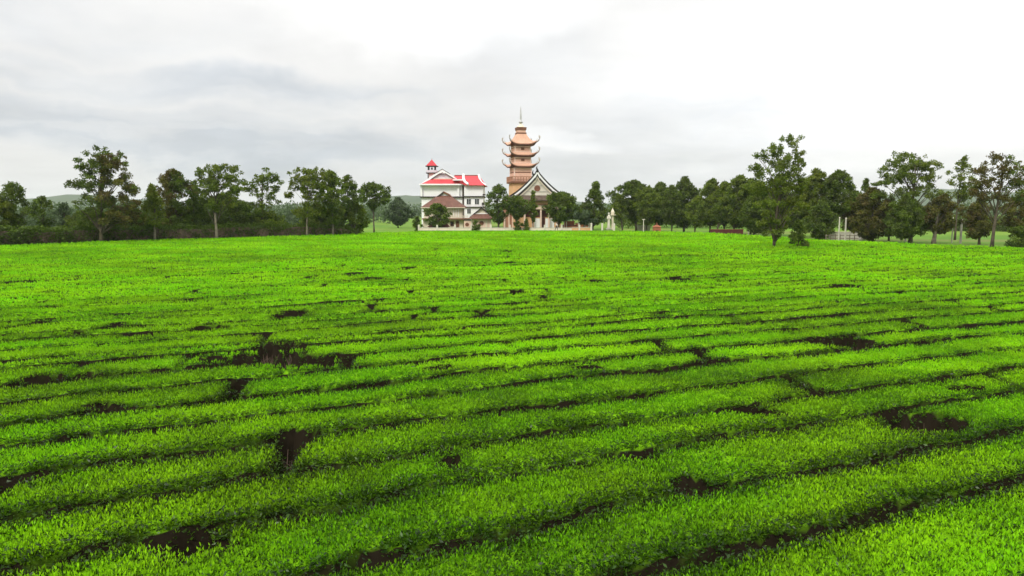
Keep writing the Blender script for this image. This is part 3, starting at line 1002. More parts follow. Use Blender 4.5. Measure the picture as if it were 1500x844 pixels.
tree('olive bushy tree at the very end of the hedge', 521, HL(520) + 3.4, 296, 342, 42, 'round', 'mid', 0.2, trunk_px=520, bark='bark_pale', seed=16, group=GL)
tree('slim umbrella shaped tree standing free on the lawn right of the hedge', 548, 146, 268, 304, 52, 'umbrella', 'dark', 0.6, trunk=0.17, trunk_px=548, seed=17)
tree('round dense grey green tree far off between hedge and white house', 583, 205, 291, 328, 36, 'round', 'grey', 0.1, seed=18)
tree('dark green shrub filling the hedge line under the tallest left tree', 130, HL(130) + 5, 306, 344, 70, 'round', 'dark', 0.1, name='shrub', cat='shrub', seed=80)
tree('olive shrub right of the tallest left tree, behind the hedge', 188, HL(188) + 4.6, 304, 344, 56, 'round', 'dark', 0.15, name='shrub', cat='shrub', seed=81, mat2='russet')
tree('dark shrub at the foot of the russet tree', 268, HL(268) + 4.6, 306, 346, 56, 'round', 'dark', 0.12, name='shrub', cat='shrub', seed=82)
tree('green shrub under the bright yellow green tree', 470, HL(470) + 5.2, 304, 342, 64, 'round', 'mid', 0.15, name='shrub', cat='shrub', seed=83)
tree('small dark shrub at the left corner of the white house', 611, 158, 318, 338, 11, 'round', 'dark', 0.1, name='shrub', cat='shrub', seed=19, trunk=0.06)

# ---- by the temple
tree('dark layered tree in front of the brown roofed building', 641, 150, 298, 330, 36, 'round', 'dark', 0.2, trunk=0.2, trunk_px=642, seed=20)
tree('dark tree with open crown left of the temple gable', 731, 151, 270, 324, 36, 'round', 'dark', 0.6, trunk=0.2, trunk_px=730, seed=21)
tree('low spreading dark tree before the left half of the temple', 757, 149, 287, 318, 44, 'umbrella', 'dark', 0.25, trunk=0.14, trunk_px=756, seed=22)
tree('slim olive conifer in front of the temple gable', 781, 150.5, 279, 322, 13, 'cone', 'mid', 0.3, trunk=0.09, seed=23)
tree('rounded dense tree before the right half of the temple', 822, 150, 281, 322, 50, 'round', 'dark', 0.15, trunk=0.18, trunk_px=818, seed=24)
tree('low grey green tree with flat crown right of the red walls', 855, 152, 309, 327, 34, 'round', 'grey', 0.1, trunk=0.12, seed=25)
tree('open conifer with ragged branches right of the temple', 872, 154, 267, 327, 46, 'cone', 'dark', 0.7, trunk=0.18, trunk_px=868, seed=26)
tree('clipped dark bush in front of the small gatehouse', 697, 148.5, 323, 337, 13, 'round', 'dark', 0.05, name='bush', cat='bush', trunk=0.05, seed=27, leaf=0.2)
tree('dark bush by the low wall left of the temple steps', 759, 148.0, 324, 338, 15, 'round', 'dark', 0.05, name='bush', cat='bush', trunk=0.05, seed=28, leaf=0.2)
tree('small green bush beside the dark bush, against the temple front', 771, 148.2, 321, 338, 10, 'cone', 'mid', 0.1, name='bush', cat='bush', trunk=0.05, seed=29, leaf=0.2)

# ---- right side: the grove
GR = 'trees of the grove right of the temple'
tree('broad flat topped dark tree at the left end of the grove', 928, 166, 264, 322, 66, 'umbrella', 'dark', 0.15, trunk=0.24, trunk_px=932, seed=40, group=GR)
tree('dark tree leaning left over the white statue at the start of the grove', 905, 163, 285, 318, 24, 'round', 'mid', 0.4, trunk_px=912, seed=41, group=GR)
tree('dark green tree second from the left end of the grove', 966, 170, 268, 326, 46, 'round', 'dark', 0.2, seed=42, group=GR)
tree('blackish tall tree in the middle left of the grove', 1002, 160, 260, 330, 44, 'round', 'dark', 0.15, seed=43, group=GR, trunk=0.22)
tree('small pale stemmed tree right of the blackish tall tree', 1020, 146, 288, 330, 34, 'round', 'mid', 0.4, trunk_px=1018, seed=44, group=GR)
tree('olive tree with feathery top between blackish and lighter green trees', 1042, 156, 262, 328, 46, 'round', 'mid', 0.3, trunk_px=1040, seed=45, group=GR, mat2='russet')
tree('dark stemmed tree with several thin trunks before the dark red wall', 1062, 144, 290, 326, 40, 'round', 'dark', 0.35, trunk_px=1050, seed=46, group=GR)
tree('light topped green tree left of the tallest tree of the right side', 1083, 142, 257, 330, 54, 'round', 'mid', 0.25, trunk_px=1075, seed=47, group=GR)
tree('dense dark tree low behind the trunk of the tallest tree', 1112, 130, 284, 340, 52, 'round', 'dark', 0.1, trunk_px=1105, seed=48, group=GR)
tree('tallest tree on the right, standing in the tea with a ragged twin top', 1140, 79, 194, 346, 96, 'round', 'mid', 0.5, trunk=0.16, trunk_px=1135,
     lobes=[(1158, 206, 15, 11), (1132, 220, 14, 11), (1164, 226, 12, 9), (1114, 228, 10, 8), (1145, 236, 26, 12), (1108, 246, 10, 7), (1142, 254, 32, 12), (1172, 242, 9, 10), (1140, 275, 40, 14), (1172, 268, 16, 13), (1140, 300, 36, 14), (1132, 322, 26, 13), (1142, 340, 24, 7)],
     seed=49, mat2='yellow')
tree('small layered tree low in the tea right of the tallest tree', 1170, 78.5, 322, 364, 36, 'cone', 'dark', 0.25, trunk=0.07, seed=50, leaf=0.16)
tree('yellow green tree behind the right shoulder of the tallest tree', 1192, 128, 247, 330, 44, 'round', 'yellow', 0.3, seed=51, group=GR)
tree('dark green tree filling the gap right of the flat topped tree', 947, 160, 274, 326, 40, 'round', 'mid', 0.2, seed=70, group=GR, trunk=0.15)
tree('slim dark tree directly left of the blackish tall tree', 984, 156, 272, 328, 32, 'round', 'dark', 0.2, seed=71, group=GR, trunk=0.14)
tree('round olive tree between the feathery top and the light topped tree', 1061, 150, 266, 326, 40, 'round', 'mid', 0.2, seed=72, group=GR, trunk=0.15, mat2='russet')
tree('dark tree under the left branches of the tallest right tree', 1100, 148, 262, 330, 46, 'round', 'dark', 0.2, seed=73, group=GR, trunk=0.16)
tree('dark tree just behind the trunk of the tallest right tree', 1140, 138, 258, 334, 50, 'round', 'mid', 0.15, seed=74, group=GR, trunk=0.16)
tree('dark olive tree between the tallest tree and the crooked pale trunk', 1175, 132, 268, 338, 44, 'round', 'dark', 0.12, seed=75, group=GR, trunk=0.16)
tree('small brown tree behind the two concrete poles', 1250, 128, 280, 336, 40, 'round', 'russet', 0.12, seed=76, group=GR, trunk=0.14)
tree('low dark tree under the left arm of the tall open tree', 1303, 114, 288, 344, 36, 'round', 'dark', 0.12, seed=77, group=GR, trunk=0.14)
tree('dark rounded tree with pale crooked trunk left of the two poles', 1226, 124, 250, 312, 50, 'round', 'dark', 0.1, trunk_px=1215, bark='bark_pale', seed=52, group=GR, mat2='mid')
tree('dense dark undergrowth tree filling the space left of the two poles', 1202, 118, 296, 348, 44, 'round', 'dark', 0.1, seed=53, group=GR)
tree('thin pointed tree with airy top behind the brown bushy tree', 1266, 118, 261, 300, 22, 'cone', 'dark', 0.7, seed=54, group=GR)
tree('brown green bushy tree right of the two poles', 1276, 110, 276, 348, 58, 'round', 'russet', 0.1, trunk_px=1279, seed=55, group=GR)
tree('tall wide tree with open crown full of sky gaps', 1330, 108, 219, 305, 96, 'round', 'mid', 0.6, trunk=0.26, trunk_px=1335,
     lobes=[(1330, 236, 28, 13), (1308, 250, 20, 12), (1352, 248, 24, 13), (1296, 268, 16, 9), (1330, 262, 28, 11), (1290, 284, 14, 8), (1366, 262, 14, 14), (1340, 280, 30, 10), (1376, 290, 16, 12)],
     seed=56, group=GR, mat2='yellow')
tree('dark dense round tree under the tall open crown', 1326, 105, 286, 346, 60, 'round', 'dark', 0.05, trunk_px=1335, seed=57, group=GR)
tree('olive dense tree with thick pale trunk left of the pair of tall posts', 1378, 104, 286, 338, 50, 'round', 'russet', 0.12, trunk=0.30, trunk_px=1369, bark='bark_pale', seed=58, group=GR)
tree('slender airy yellow green tree behind the pair of tall posts', 1408, 118, 230, 292, 40, 'round', 'yellow', 0.85, trunk_px=1400, seed=59, group=GR)
tree('brown dense short tree right of the pair of tall posts', 1434, 101, 292, 346, 44, 'round', 'russet', 0.1, trunk_px=1436, seed=60, group=GR)
tree('tall brownish tree with lacy crown near the right picture edge', 1465, 86, 222, 312, 96, 'round', 'russet', 0.65, trunk=0.2, trunk_px=1480 - 25,
     lobes=[(1468, 234, 18, 12), (1448, 250, 20, 12), (1486, 250, 20, 14), (1436, 270, 14, 12), (1466, 268, 24, 12), (1500, 268, 18, 16), (1428, 284, 8, 8), (1450, 288, 20, 9), (1482, 286, 20, 10)],
     seed=61, group=GR, mat2='mid')
tree('dark low crowned tree at the right picture edge behind the lacy tree', 1494, 100, 284, 342, 50, 'round', 'russet', 0.15, seed=62, group=GR)
tree('dark green bush low at the right picture edge', 1494, 84, 331, 366, 40, 'round', 'dark', 0.05, name='bush', cat='bush', trunk=0.06, seed=63, leaf=0.19)

# ---------------------------------------------------------------- buildings: sizes read off the photograph at each building's distance
class Place:
    """metres at one distance: x from a photo column, z from a photo row, local to an origin on the ground"""
    def __init__(s, px, D): s.D, s.ox = D, XZ(px, 337, D)[0]
    def x(s, px): return XZ(px, 300, s.D)[0] - s.ox
    def z(s, py): return XZ(750, py, s.D)[1]
    @property
    def loc(s): return (s.ox, s.D, 0)


def hip_roof(mb, x0, x1, y0, y1, z0, rx0, rx1, ry, z1, thick=0.18):
    """ridge from (rx0, ry) to (rx1, ry); eaves rectangle; closed slab with thickness"""
    vs = [(x0, y0, z0), (x1, y0, z0), (x1, y1, z0), (x0, y1, z0), (rx0, ry, z1), (rx1, ry, z1)]
    lo = [(x0, y0, z0 - thick), (x1, y0, z0 - thick), (x1, y1, z0 - thick), (x0, y1, z0 - thick)]
    mb.add(vs + lo, [(0, 1, 5, 4), (1, 2, 5), (2, 3, 4, 5), (3, 0, 4), (0, 6, 7, 1), (1, 7, 8, 2), (2, 8, 9, 3), (3, 9, 6, 0), (9, 8, 7, 6)])


def strip(mb, pts, wid, y0, y1):
    """a board that follows a polyline in (x,z), wid thick downwards, from y0 to y1"""
    n = len(pts)
    for i in range(n - 1):
        (xa, za), (xb, zb) = pts[i], pts[i + 1]
        d = Vector((xb - xa, zb - za)).normalized()
        k = wid / max(0.35, abs(d.x))
        mb.prism([(xa, za - k), (xb, zb - k), (xb, zb), (xa, za)], y0, y1)


def window(parent, x0, x1, z0, z1, y, mat='white'):
    fr = MB()
    t = 0.10
    for a in ((x0 - t, x0, z0 - t, z1 + t), (x1, x1 + t, z0 - t, z1 + t), (x0, x1, z1, z1 + t), (x0, x1, z0 - t, z0), ((x0 + x1) / 2 - 0.03, (x0 + x1) / 2 + 0.03, z0, z1)):
        fr.box(a[0], a[1], y - 0.06, y + 0.04, a[2], a[3])
    w = fr.build('window', M[mat], parent)
    MB().box(x0, x1, y - 0.015, y + 0.03, z0, z1).build('pane', M['glass'], w)
    return w


def big_house():
    P = Place(660, 172)
    h = thing('house', 'large white house with red tiled roofs and a small tower', 'house', P.loc)
    x, z = P.x, P.z
    # main block
    MB().box(x(617.5), x(677), 0, 11, z(303), z(271.8)).build('upper_wall', M['white'], h)
    MB().box(x(617.5), x(677), 0, 11, 0, z(303.6)).build('lower_wall', M['white'], h)
    MB().box(x(615.5), x(679), -0.55, 11.2, z(289.6), z(287.9)).build('floor_band', M['dark'], h)
    MB().box(x(616), x(678.6), -0.4, 11.1, z(304.6), z(303.2)).build('floor_band', M['dark'], h)
    MB().box(x(673.5), x(678.5), 1.2, 10, 0, z(271)).build('recess_wall', M['pink_pale'], h)
    # corner columns and balcony rail of the upper floor
    for px in (617.8, 671.8):
        MB().box(x(px) - 0.22, x(px) + 0.22, -0.5, -0.08, z(287.8), z(271.5)).build('column', M['white'], h)
    # skirt roof, gable and its white rakes
    rf = MB()
    zt, zb = z(261.5), z(270.2)
    rf.add([(x(617), -1.1, zb), (x(678), -1.1, zb), (x(668.5), 1.6, zt), (x(632), 1.6, zt), (x(617), -1.1, zb - 0.15), (x(678), -1.1, zb - 0.15), (x(668.5), 1.6, zt - 0.3), (x(632), 1.6, zt - 0.3)],
           [(0, 1, 2, 3), (4, 7, 6, 5), (0, 4, 5, 1), (1, 5, 6, 2), (2, 6, 7, 3), (3, 7, 4, 0)])
    rf.build('skirt_roof', M['red_roof'], h)
    MB().box(x(615.2), x(679.5), -1.25, 11.4, z(271.6), z(269.6)).build('eave', M['white'], h)
    MB().prism([(x(617), z(269.5)), (x(678), z(269.5)), (x(647.5), z(248.8))], 1.9, 10.8).build('main_roof', M['red_roof'], h)
    MB().prism([(x(632), z(261.6)), (x(665), z(261.6)), (x(648), z(251)), ], 1.55, 1.85).build('gable', M['lilac'], h)
    MB().box(x(633), x(667), 1.35, 1.62, z(262.9), z(261.0)).build('gable_sill', M['cream'], h)
    rk = MB()
    strip(rk, [(x(615), z(270)), (x(631), z(258)), (x(647.5), z(247.6))], 0.58, 1.3, 2.2)
    strip(rk, [(x(647.5), z(247.6)), (x(664), z(258)), (x(680), z(270))], 0.58, 1.3, 2.2)
    rk.build('rake', M['white'], h)
    rk = MB()
    strip(rk, [(x(630), z(262.6)), (x(640), z(255.6)), (x(644), z(253.6)), (x(648), z(255))], 0.16, 1.15, 1.29)
    strip(rk, [(x(648), z(255)), (x(652), z(253.4)), (x(656), z(255.6)), (x(667), z(262.6))], 0.16, 1.15, 1.29)
    strip(rk, [(x(636), z(254)), (x(647.5), z(246.9)), (x(659), z(254))], 0.09, 1.22, 2.25)
    rk.build('rake_trim', M['dark'], h)
    # tower with its open belfry
    cx, cy = x(629.2), 6.0
    MB().frustum(0.72, 0.72, z(270), 0.68, 0.68, z(252), cx, cy).build('tower_shaft', M['white'], h)
    MB().frustum(1.30, 1.30, z(252.4), 1.30, 1.30, z(251.2), cx, cy).build('tower_floor', M['dark'], h)
    tp = MB()
    for sx, sy, a, b in ((0, -1, 1.2, 0.06), (0, 1, 1.2, 0.06), (-1, 0, 0.06, 1.08), (1, 0, 0.06, 1.08)):
        tp.box(cx + sx * 1.14 - a, cx + sx * 1.14 + a, cy + sy * 1.14 - b, cy + sy * 1.14 + b, z(251.1), z(247.6))
    tp.build('tower_parapet', M['lilac'], h)
    for sx in (-1, 1):
        for sy in (-1, 1):
            MB().box(cx + sx * 0.78 - 0.13, cx + sx * 0.78 + 0.13, cy + sy * 0.78 - 0.13, cy + sy * 0.78 + 0.13, z(251.1), z(241.8)).build('tower_post', M['dark'], h)
    MB().lathe([(0.05, z(246.6)), (0.22, z(246.4)), (0.20, z(244)), (0.06, z(243)), (0.05, z(241.6))], cx, cy, 8).build('bell', M['dark'], h)
    MB().frustum(1.42, 1.42, z(242), 1.42, 1.42, z(241.0), cx, cy).build('tower_eave', M['dark'], h)
    MB().frustum(1.25, 1.25, z(240.9), 0.03, 0.03, z(231.2), cx, cy).build('tower_roof', M['red_roof'], h)
    MB().lathe([(0.05, z(231.6)), (0.09, z(230.6)), (0.02, z(228.5))], cx, cy, 8).build('finial', M['metal'], h)
    for px in (624.0, 634.4):
        MB().box(x(px) - 0.1, x(px) + 0.1, cy - 0.95, cy - 0.75, z(266), z(252.5)).build('tower_post', M['dark'], h)
    # right wing
    MB().box(x(680.5), x(708), -1.2, 10.5, z(287.6), z(271.6)).build('wing_upper_wall', M['white'], h)
    MB().box(x(680.5), x(708), -1.2, 10.5, 0, z(288.5)).build('wing_wall', M['white'], h)
    MB().box(x(679.5), x(709.5), -1.7, 10.7, z(288.8), z(287.4)).build('floor_band', M['dark'], h)
    MB().box(x(679.5), x(709.5), -1.6, 10.6, z(304), z(302.8)).build('floor_band', M['dark'], h)
    w = MB()
    w.add([(x(683), -2.2, z(272)), (x(712.2), -2.2, z(272)), (x(700.5), 4.2, z(256)), (x(664), 4.2, z(256)), (x(683), 10.9, z(272)), (x(712.2), 10.9, z(272)),
           (x(664), -0.5, z(263.5)), (x(664), 9.5, z(263.5))],
          [(0, 1, 2), (0, 2, 3, 6), (1, 5, 2), (5, 4, 7, 3, 2), (0, 4, 5, 1), (0, 6, 3, 7, 4)])
    w.build('wing_roof', M['red_roof'], h)
    rk = MB()
    rk.tube([(x(679.2), -0.2, z(255.4)), (x(679.6), -0.8, z(262)), (x(682), -1.6, z(267)), (x(687), -2.4, z(270.6))], [0.30, 0.30, 0.28, 0.26], 6)
    rk.build('rake', M['white'], h)
    rk = MB()
    rk.tube([(x(700.3), 3.9, z(255.2)), (x(702.5), 2.0, z(262)), (x(706), 0.0, z(267.5)), (x(712.8), -2.3, z(272))], [0.22, 0.2, 0.18, 0.15], 6)
    rk.build('hip_ridge', M['white'], h)
    MB().box(x(664), x(700.5), 4.0, 4.4, z(256.4), z(255.2)).build('ridge', M['brown'], h)
    MB().box(x(664), x(682), -1.3, 0.2, z(264.8), z(263)).build('eave', M['white'], h)
    for a, b, c, d in ((684.2, 690.2, 291.6, 299.6), (696, 702, 291.6, 299.6), (684.8, 690, 306, 313)):
        window(h, x(a), x(b), z(d), z(c), -1.22)
    MB().box(x(706.2), x(710), -1.6, -1.2, z(300.5), z(297)).build('air_unit', M['dark'], h)
    MB().box(x(707.5), x(711.5), -1.5, -1.2, z(286.6), z(284.5)).build('lamp_bracket', M['dark'], h)


def front_hall():
    P = Place(650, 158)
    h = thing('guest_hall', 'cream two storey hall with brown hipped roof before the white house', 'house', P.loc)
    x, z = P.x, P.z
    MB().box(x(620.5), x(677), 0, 7.5, z(320), z(303.6)).build('upper_wall', M['cream'], h)
    MB().box(x(619), x(678), 0.2, 7.5, 0, z(320.8)).build('lower_wall', M['cream'], h)
    MB().box(x(618.5), x(686), -0.9, 7.6, z(321.6), z(319.9)).build('floor_band', M['brown'], h)
    r = MB()
    r.add([(x(617.5), -0.8, z(303.4)), (x(681), -0.8, z(303.4)), (x(681), 8.2, z(303.4)), (x(617.5), 8.2, z(303.4)),
           (x(639), 2.4, z(286.5)), (x(658), 2.4, z(286.5)), (x(658), 5, z(286.5)), (x(639), 5, z(286.5)),
           (x(617.5), -0.8, z(304.6)), (x(681), -0.8, z(304.6)), (x(681), 8.2, z(304.6)), (x(617.5), 8.2, z(304.6))],
          [(0, 1, 5, 4), (1, 2, 6, 5), (2, 3, 7, 6), (3, 0, 4, 7), (4, 5, 6, 7), (0, 8, 9, 1), (1, 9, 10, 2), (2, 10, 11, 3), (3, 11, 8, 0), (8, 11, 10, 9)])
    r.build('roof', M['brown_roof'], h)
    MB().prism([(x(640), z(286.6)), (x(657), z(286.6)), (x(648.5), z(280.8))], 2.5, 5).build('gable', M['white'], h)
    rk = MB()
    strip(rk, [(x(617), z(303.4)), (x(634), z(291)), (x(648.5), z(279.9))], 0.28, 2.1, 5.2)
    rk.build('rake', M['dark'], h)
    rk = MB()
    strip(rk, [(x(648.5), z(279.9)), (x(656), z(283.6)), (x(661), z(288.5))], 0.28, 2.1, 5.2)
    rk.build('rake', M['brown'], h)
    MB().box(x(642.5), x(655), 2.25, 2.49, z(287.3), z(286.3)).build('gable_sill', M['brown'], h)
    MB().box(x(617), x(681.5), -1.0, -0.78, z(304.9), z(303.9)).build('eave', M['cream'], h)
    MB().box(x(678.2), x(679.2), -0.7, 0.3, z(320), z(304.5)).build('corner_post', M['dark'], h)
    for px in (664.5, 668, 671.5):
        MB().box(x(px) - 0.06, x(px) + 0.06, -0.06, -0.003, z(318), z(306)).build('pilaster', M['white'], h)
    # door and ground floor openings
    d = MB().box(x(667.5), x(672.3), 0.10, 0.197, 0.0, z(323.5)).build('door', M['brown'], h)
    MB().box(x(669.8), x(670.0), 0.06, 0.098, 0.02, z(324)).build('door_joint', M['dark'], d)
    window(h, x(660), x(664), z(331), z(325), 0.19, 'brown')
    window(h, x(624), x(628), z(316), z(308), -0.01, 'brown')
    rl = MB()
    for px in np.arange(660, 686, 1.6): rl.box(x(px) - 0.04, x(px) + 0.04, -0.88, -0.8, z(319.8), z(316.6))
    rl.box(x(659), x(686), -0.9, -0.78, z(316.6), z(316.0))
    rl.build('balcony_rail', M['cream'], h)
    # lean-to roof with its dark red boards
    P2 = Place(644, 152)
    s = thing('shelter', 'low dark red roofed shelter at the foot of the layered tree', 'shelter', P2.loc)
    x, z = P2.x, P2.z
    r = MB()
    hip_roof(r, x(627), x(658), -1.2, 1.2, z(331.8), x(633), x(654), 0, z(326.6), 0.12)
    r.build('roof', M['darkred'], s)
    for px in (630, 643, 655):
        MB().box(x(px) - 0.09, x(px) + 0.09, -0.9, -0.72, 0, z(331.8) - 0.121).build('post', M['brown'], s)
    MB().box(x(629), x(656), 0.7, 0.85, 0, z(331.8) - 0.121).build('back_wall', M['cream'], s)


def gatehouse():
    P = Place(703, 153)
    h = thing('gatehouse', 'small cream gatehouse with round window and brown gabled roof', 'gatehouse', P.loc)
    x, z = P.x, P.z
    MB().box(x(690.5), x(719), 0, 4, 0, z(320.2)).build('wall', M['pink_pale'], h)
    r = MB()
    r.add([(x(687), -0.9, z(320)), (x(722), -0.9, z(320)), (x(722), 4.8, z(320)), (x(687), 4.8, z(320)), (x(694), 0.6, z(313)), (x(714), 0.6, z(313)), (x(714), 3.2, z(313)), (x(694), 3.2, z(313)),
           (x(687), -0.9, z(321)), (x(722), -0.9, z(321)), (x(722), 4.8, z(321)), (x(687), 4.8, z(321))],
          [(0, 1, 5, 4), (1, 2, 6, 5), (2, 3, 7, 6), (3, 0, 4, 7), (4, 5, 6, 7), (0, 8, 9, 1), (1, 9, 10, 2), (2, 10, 11, 3), (3, 11, 8, 0), (8, 11, 10, 9)])
    r.build('roof', M['brown_roof'], h)
    MB().prism([(x(695.5), z(312.9)), (x(714), z(312.9)), (x(705), z(305.8))], 0.7, 3.2).build('gable', M['cream'], h)
    MB().box(x(695), x(714), 0.45, 0.69, z(313.6), z(312.4)).build('gable_sill', M['white'], h)
    rk = MB()
    strip(rk, [(x(687.5), z(318)), (x(696), z(311)), (x(705), z(303.6))], 0.22, 0.3, 3.4)
    strip(rk, [(x(705), z(303.6)), (x(712), z(308.6)), (x(717), z(313))], 0.22, 0.3, 3.4)
    rk.build('rake', M['dark'], h)
    # round window: ring and dark pane
    for px, sc_ in ((705.2, 1.0),):
        ring = MB().lathe([(0.34 * sc_, -0.02), (0.46 * sc_, -0.02), (0.46 * sc_, 0.08), (0.34 * sc_, 0.08)], 0, 0, 16).build('window', M['brown'], h)
        ring.rotation_euler, ring.location = (math.pi / 2, 0, 0), (x(px), -0.005, z(327))
        pn = MB().lathe([(0.005, 0.0), (0.34 * sc_, 0.0), (0.34 * sc_, 0.05), (0.005, 0.05)], 0, 0, 16).build('pane', M['glass'], ring)
    for px in (691, 712.5, 718.5):
        MB().box(x(px) - 0.14, x(px) + 0.14, -0.12, -0.003, 0, z(321.1)).build('pilaster', M['cream'], h)
    # the wall between the hall and the gatehouse
    P2 = Place(684, 155)
    w = thing('garden_wall', 'short pink garden wall with round opening beside the gatehouse', 'wall', P2.loc)
    x, z = P2.x, P2.z
    MB().box(x(679.5), x(690), 0, 0.3, 0, z(323.2)).build('wall', M['pink_pale'], w)
    MB().box(x(678.8), x(690.2), -0.15, 0.45, z(323.1), z(321.4)).build('coping', M['dark'], w)
    ring = MB().lathe([(0.30, -0.02), (0.40, -0.02), (0.40, 0.06), (0.30, 0.06)], 0, 0, 16).build('window', M['brown'], w)
    ring.rotation_euler, ring.location = (math.pi / 2, 0, 0), (x(684), -0.005, z(329))
    MB().lathe([(0.005, 0.0), (0.30, 0.0), (0.30, 0.05), (0.005, 0.05)], 0, 0, 16).build('pane', M['glass'], ring)


def square_roof(mb, a0, z0, a1, z1, lift, thick, n=16, rows=7, sag=0.55):
    """four curved slopes with upturned corners: half-width a0 at the eave, a1 at the top"""
    for side in range(4):
        c, s = [(1, 0), (0, 1), (-1, 0), (0, -1)][side]
        top, bot = [], []
        for j in range(rows + 1):
            f_ = j / rows
            a = a0 + (a1 - a0) * f_
            zz = z0 + (z1 - z0) * (f_ ** (1 + sag))
            for i in range(n + 1):
                e = -1 + 2 * i / n
                l = lift * abs(e) ** 4 * (1 - f_) ** 2
                out_ = 1 + 0.10 * abs(e) ** 6 * (1 - f_) ** 2
                lx, ly = e * a * out_, -a * out_
                X_, Y_ = lx * c - ly * s, lx * s + ly * c
                top.append((X_, Y_, zz + l))
                bot.append((X_ * 0.985, Y_ * 0.985, zz + l - thick))
        m = n + 1
        fs = [(j * m + i, j * m + i + 1, (j + 1) * m + i + 1, (j + 1) * m + i) for j in range(rows) for i in range(n)]
        k = len(top)
        fs += [(k + q[0], k + q[3], k + q[2], k + q[1]) for q in fs]
        fs += [(i, k + i, k + i + 1, i + 1) for i in range(n)]
        mb.add(top + bot, fs)


def pagoda():
    P = Place(762.6, 186)
    h = thing('pagoda', 'tall salmon pagoda tower with upturned eaves and thin spire', 'pagoda', P.loc, R(14))
    z = P.z
    m = P.D / FPX
    b = lambda w: w * m / (2 * 1.212)             # half-width of a square turned 14 degrees whose outline is w photo pixels wide
    # lower tower
    MB().frustum(b(36), b(36), 0, b(34), b(34), z(268.6)).build('lower_storey', M['orange'], h)
    MB().frustum(b(41), b(41), z(269), b(41), b(41), z(266.8)).build('ledge', M['brown'], h)
    rl = MB()
    a = b(40)
    for sx, sy in ((0, -1), (0, 1), (-1, 0), (1, 0)):
        for zz0, zz1 in ((z(260.2), z(259)), (z(266.7), z(266))):
            if sx == 0: rl.box(-a - 0.1, a + 0.1, sy * a - 0.1, sy * a + 0.1, zz0, zz1)
            else: rl.box(sx * a - 0.1, sx * a + 0.1, -a + 0.1, a - 0.1, zz0, zz1)
        for k in np.linspace(-1, 1, 9)[(0 if sx == 0 else 1):(9 if sx == 0 else 8)]:
            q = (k * a, sy * a) if sx == 0 else (sx * a, k * a)
            rl.box(q[0] - 0.09, q[0] + 0.09, q[1] - 0.09, q[1] + 0.09, z(266.0), z(260.2))
    rl.build('balustrade', M['terracotta'], h)
    # storeys: (wall bottom, wall top, wall width, roof eave row, roof top row, eave width, top width, horn rise)
    st = [(266.8, 244.5, 31, 243.6, 239.5, 42, 29), (240.5, 229.2, 29, 227.6, 223.6, 42, 27.5), (224.4, 213.0, 27.5, 211.4, 196.6, 42, 16)]
    for i, (wb, wt, ww, ev, rt, ew, tw) in enumerate(st):
        MB().frustum(b(ww), b(ww), z(wb), b(ww), b(ww), z(wt)).build('storey', M['pink'], h)
        tr = MB()
        tr.frustum(b(ww) + 0.05, b(ww) + 0.05, z(wt + 1.9), b(ww) + 0.05, b(ww) + 0.05, z(wt + 1.0))
        hh = (wb - wt)
        tr.frustum(b(ww) + 0.04, b(ww) + 0.04, z(wt + hh * 0.42), b(ww) + 0.04, b(ww) + 0.04, z(wt + hh * 0.36))
        tr.build('string_course', M['brown'], h)
        pb = MB()
        pb.frustum(b(ww) + 0.06, b(ww) + 0.06, z(wt + 3.4), b(ww) + 0.06, b(ww) + 0.06, z(wt + 2.1))
        pb.frustum(b(ww) + 0.06, b(ww) + 0.06, z(wb - 0.2), b(ww) + 0.06, b(ww) + 0.06, z(wb - 1.5))
        pb.build('pale_band', M['pink_pale'], h)
        for sx in (-1, 1):
            for sy in (-1, 1):
                q = b(ww) - 0.06
                MB().box(sx * q - 0.13, sx * q + 0.13, sy * q - 0.13, sy * q + 0.13, z(wb), z(wt + 2.0)).build('pilaster', M['pink_pale'], h)
        rr = MB()
        square_roof(rr, b(ew), z(ev), b(tw), z(rt), 0.75, 0.22, sag=0.75 if i == 2 else 0.3)
        rr.build('roof', M['peach_roof'], h)
        ed = MB()
        square_roof(ed, b(ew) * 1.02, z(ev) - 0.19, b(ww) * 1.0, z(ev) - 0.12, 0.75, 0.24, rows=3)
        ed.build('eave', M['eave'], h)
        for sx in (-1, 1):
            for sy in (-1, 1):
                c0 = b(ew) * 1.04
                pts, rad = [], []
                for t in np.linspace(0, 1, 9):
                    d = c0 * 0.80 + (b(53) - c0 * 0.80) * (math.sin(t * 1.9) / math.sin(1.57) if t < 0.83 else math.sin(t * 1.9))
                    pts.append((sx * d, sy * d, z(ev) + 0.12 + 1.75 * t ** 1.9))
                    rad.append(0.14 * (1 - 0.6 * t))
                hn = MB().tube(pts, rad, 7)        .build('horn', M['horn'], h, smooth=True)
                crest = MB()
                for t in (0.45, 0.62, 0.78, 0.92):
                    k = int(t * 8)
                    p = pts[k]
                    crest.add([(p[0] - 0.05 * sx, p[1] + 0.05 * sy, p[2]), (p[0] + 0.05 * sx, p[1] - 0.05 * sy, p[2]), (p[0] + 0.30 * sx, p[1] + 0.30 * sy, p[2] + 0.08), (p[0] - 0.24 * sx, p[1] - 0.24 * sy, p[2] + 0.62)],
                              [(0, 1, 2), (0, 1, 3), (1, 2, 3), (0, 2, 3)])
                crest.build('crest', M['concrete'], hn)
        # openings in the wall towards the field
        if i > 0:
            MB().box(-0.42, 0.42, -b(ww) - 0.045, -b(ww) - 0.003, z(wb - 3.6), z(wt + 3.8)).build('opening', M['brown'], h)
    # neck, cap and spire
    MB().frustum(b(16.5), b(16.5), z(196.8), b(16.5), b(16.5), z(194.8)).build('collar', M['brown'], h)
    MB().frustum(b(14.5), b(14.5), z(195), b(14.5), b(14.5), z(191)).build('neck', M['pink'], h)
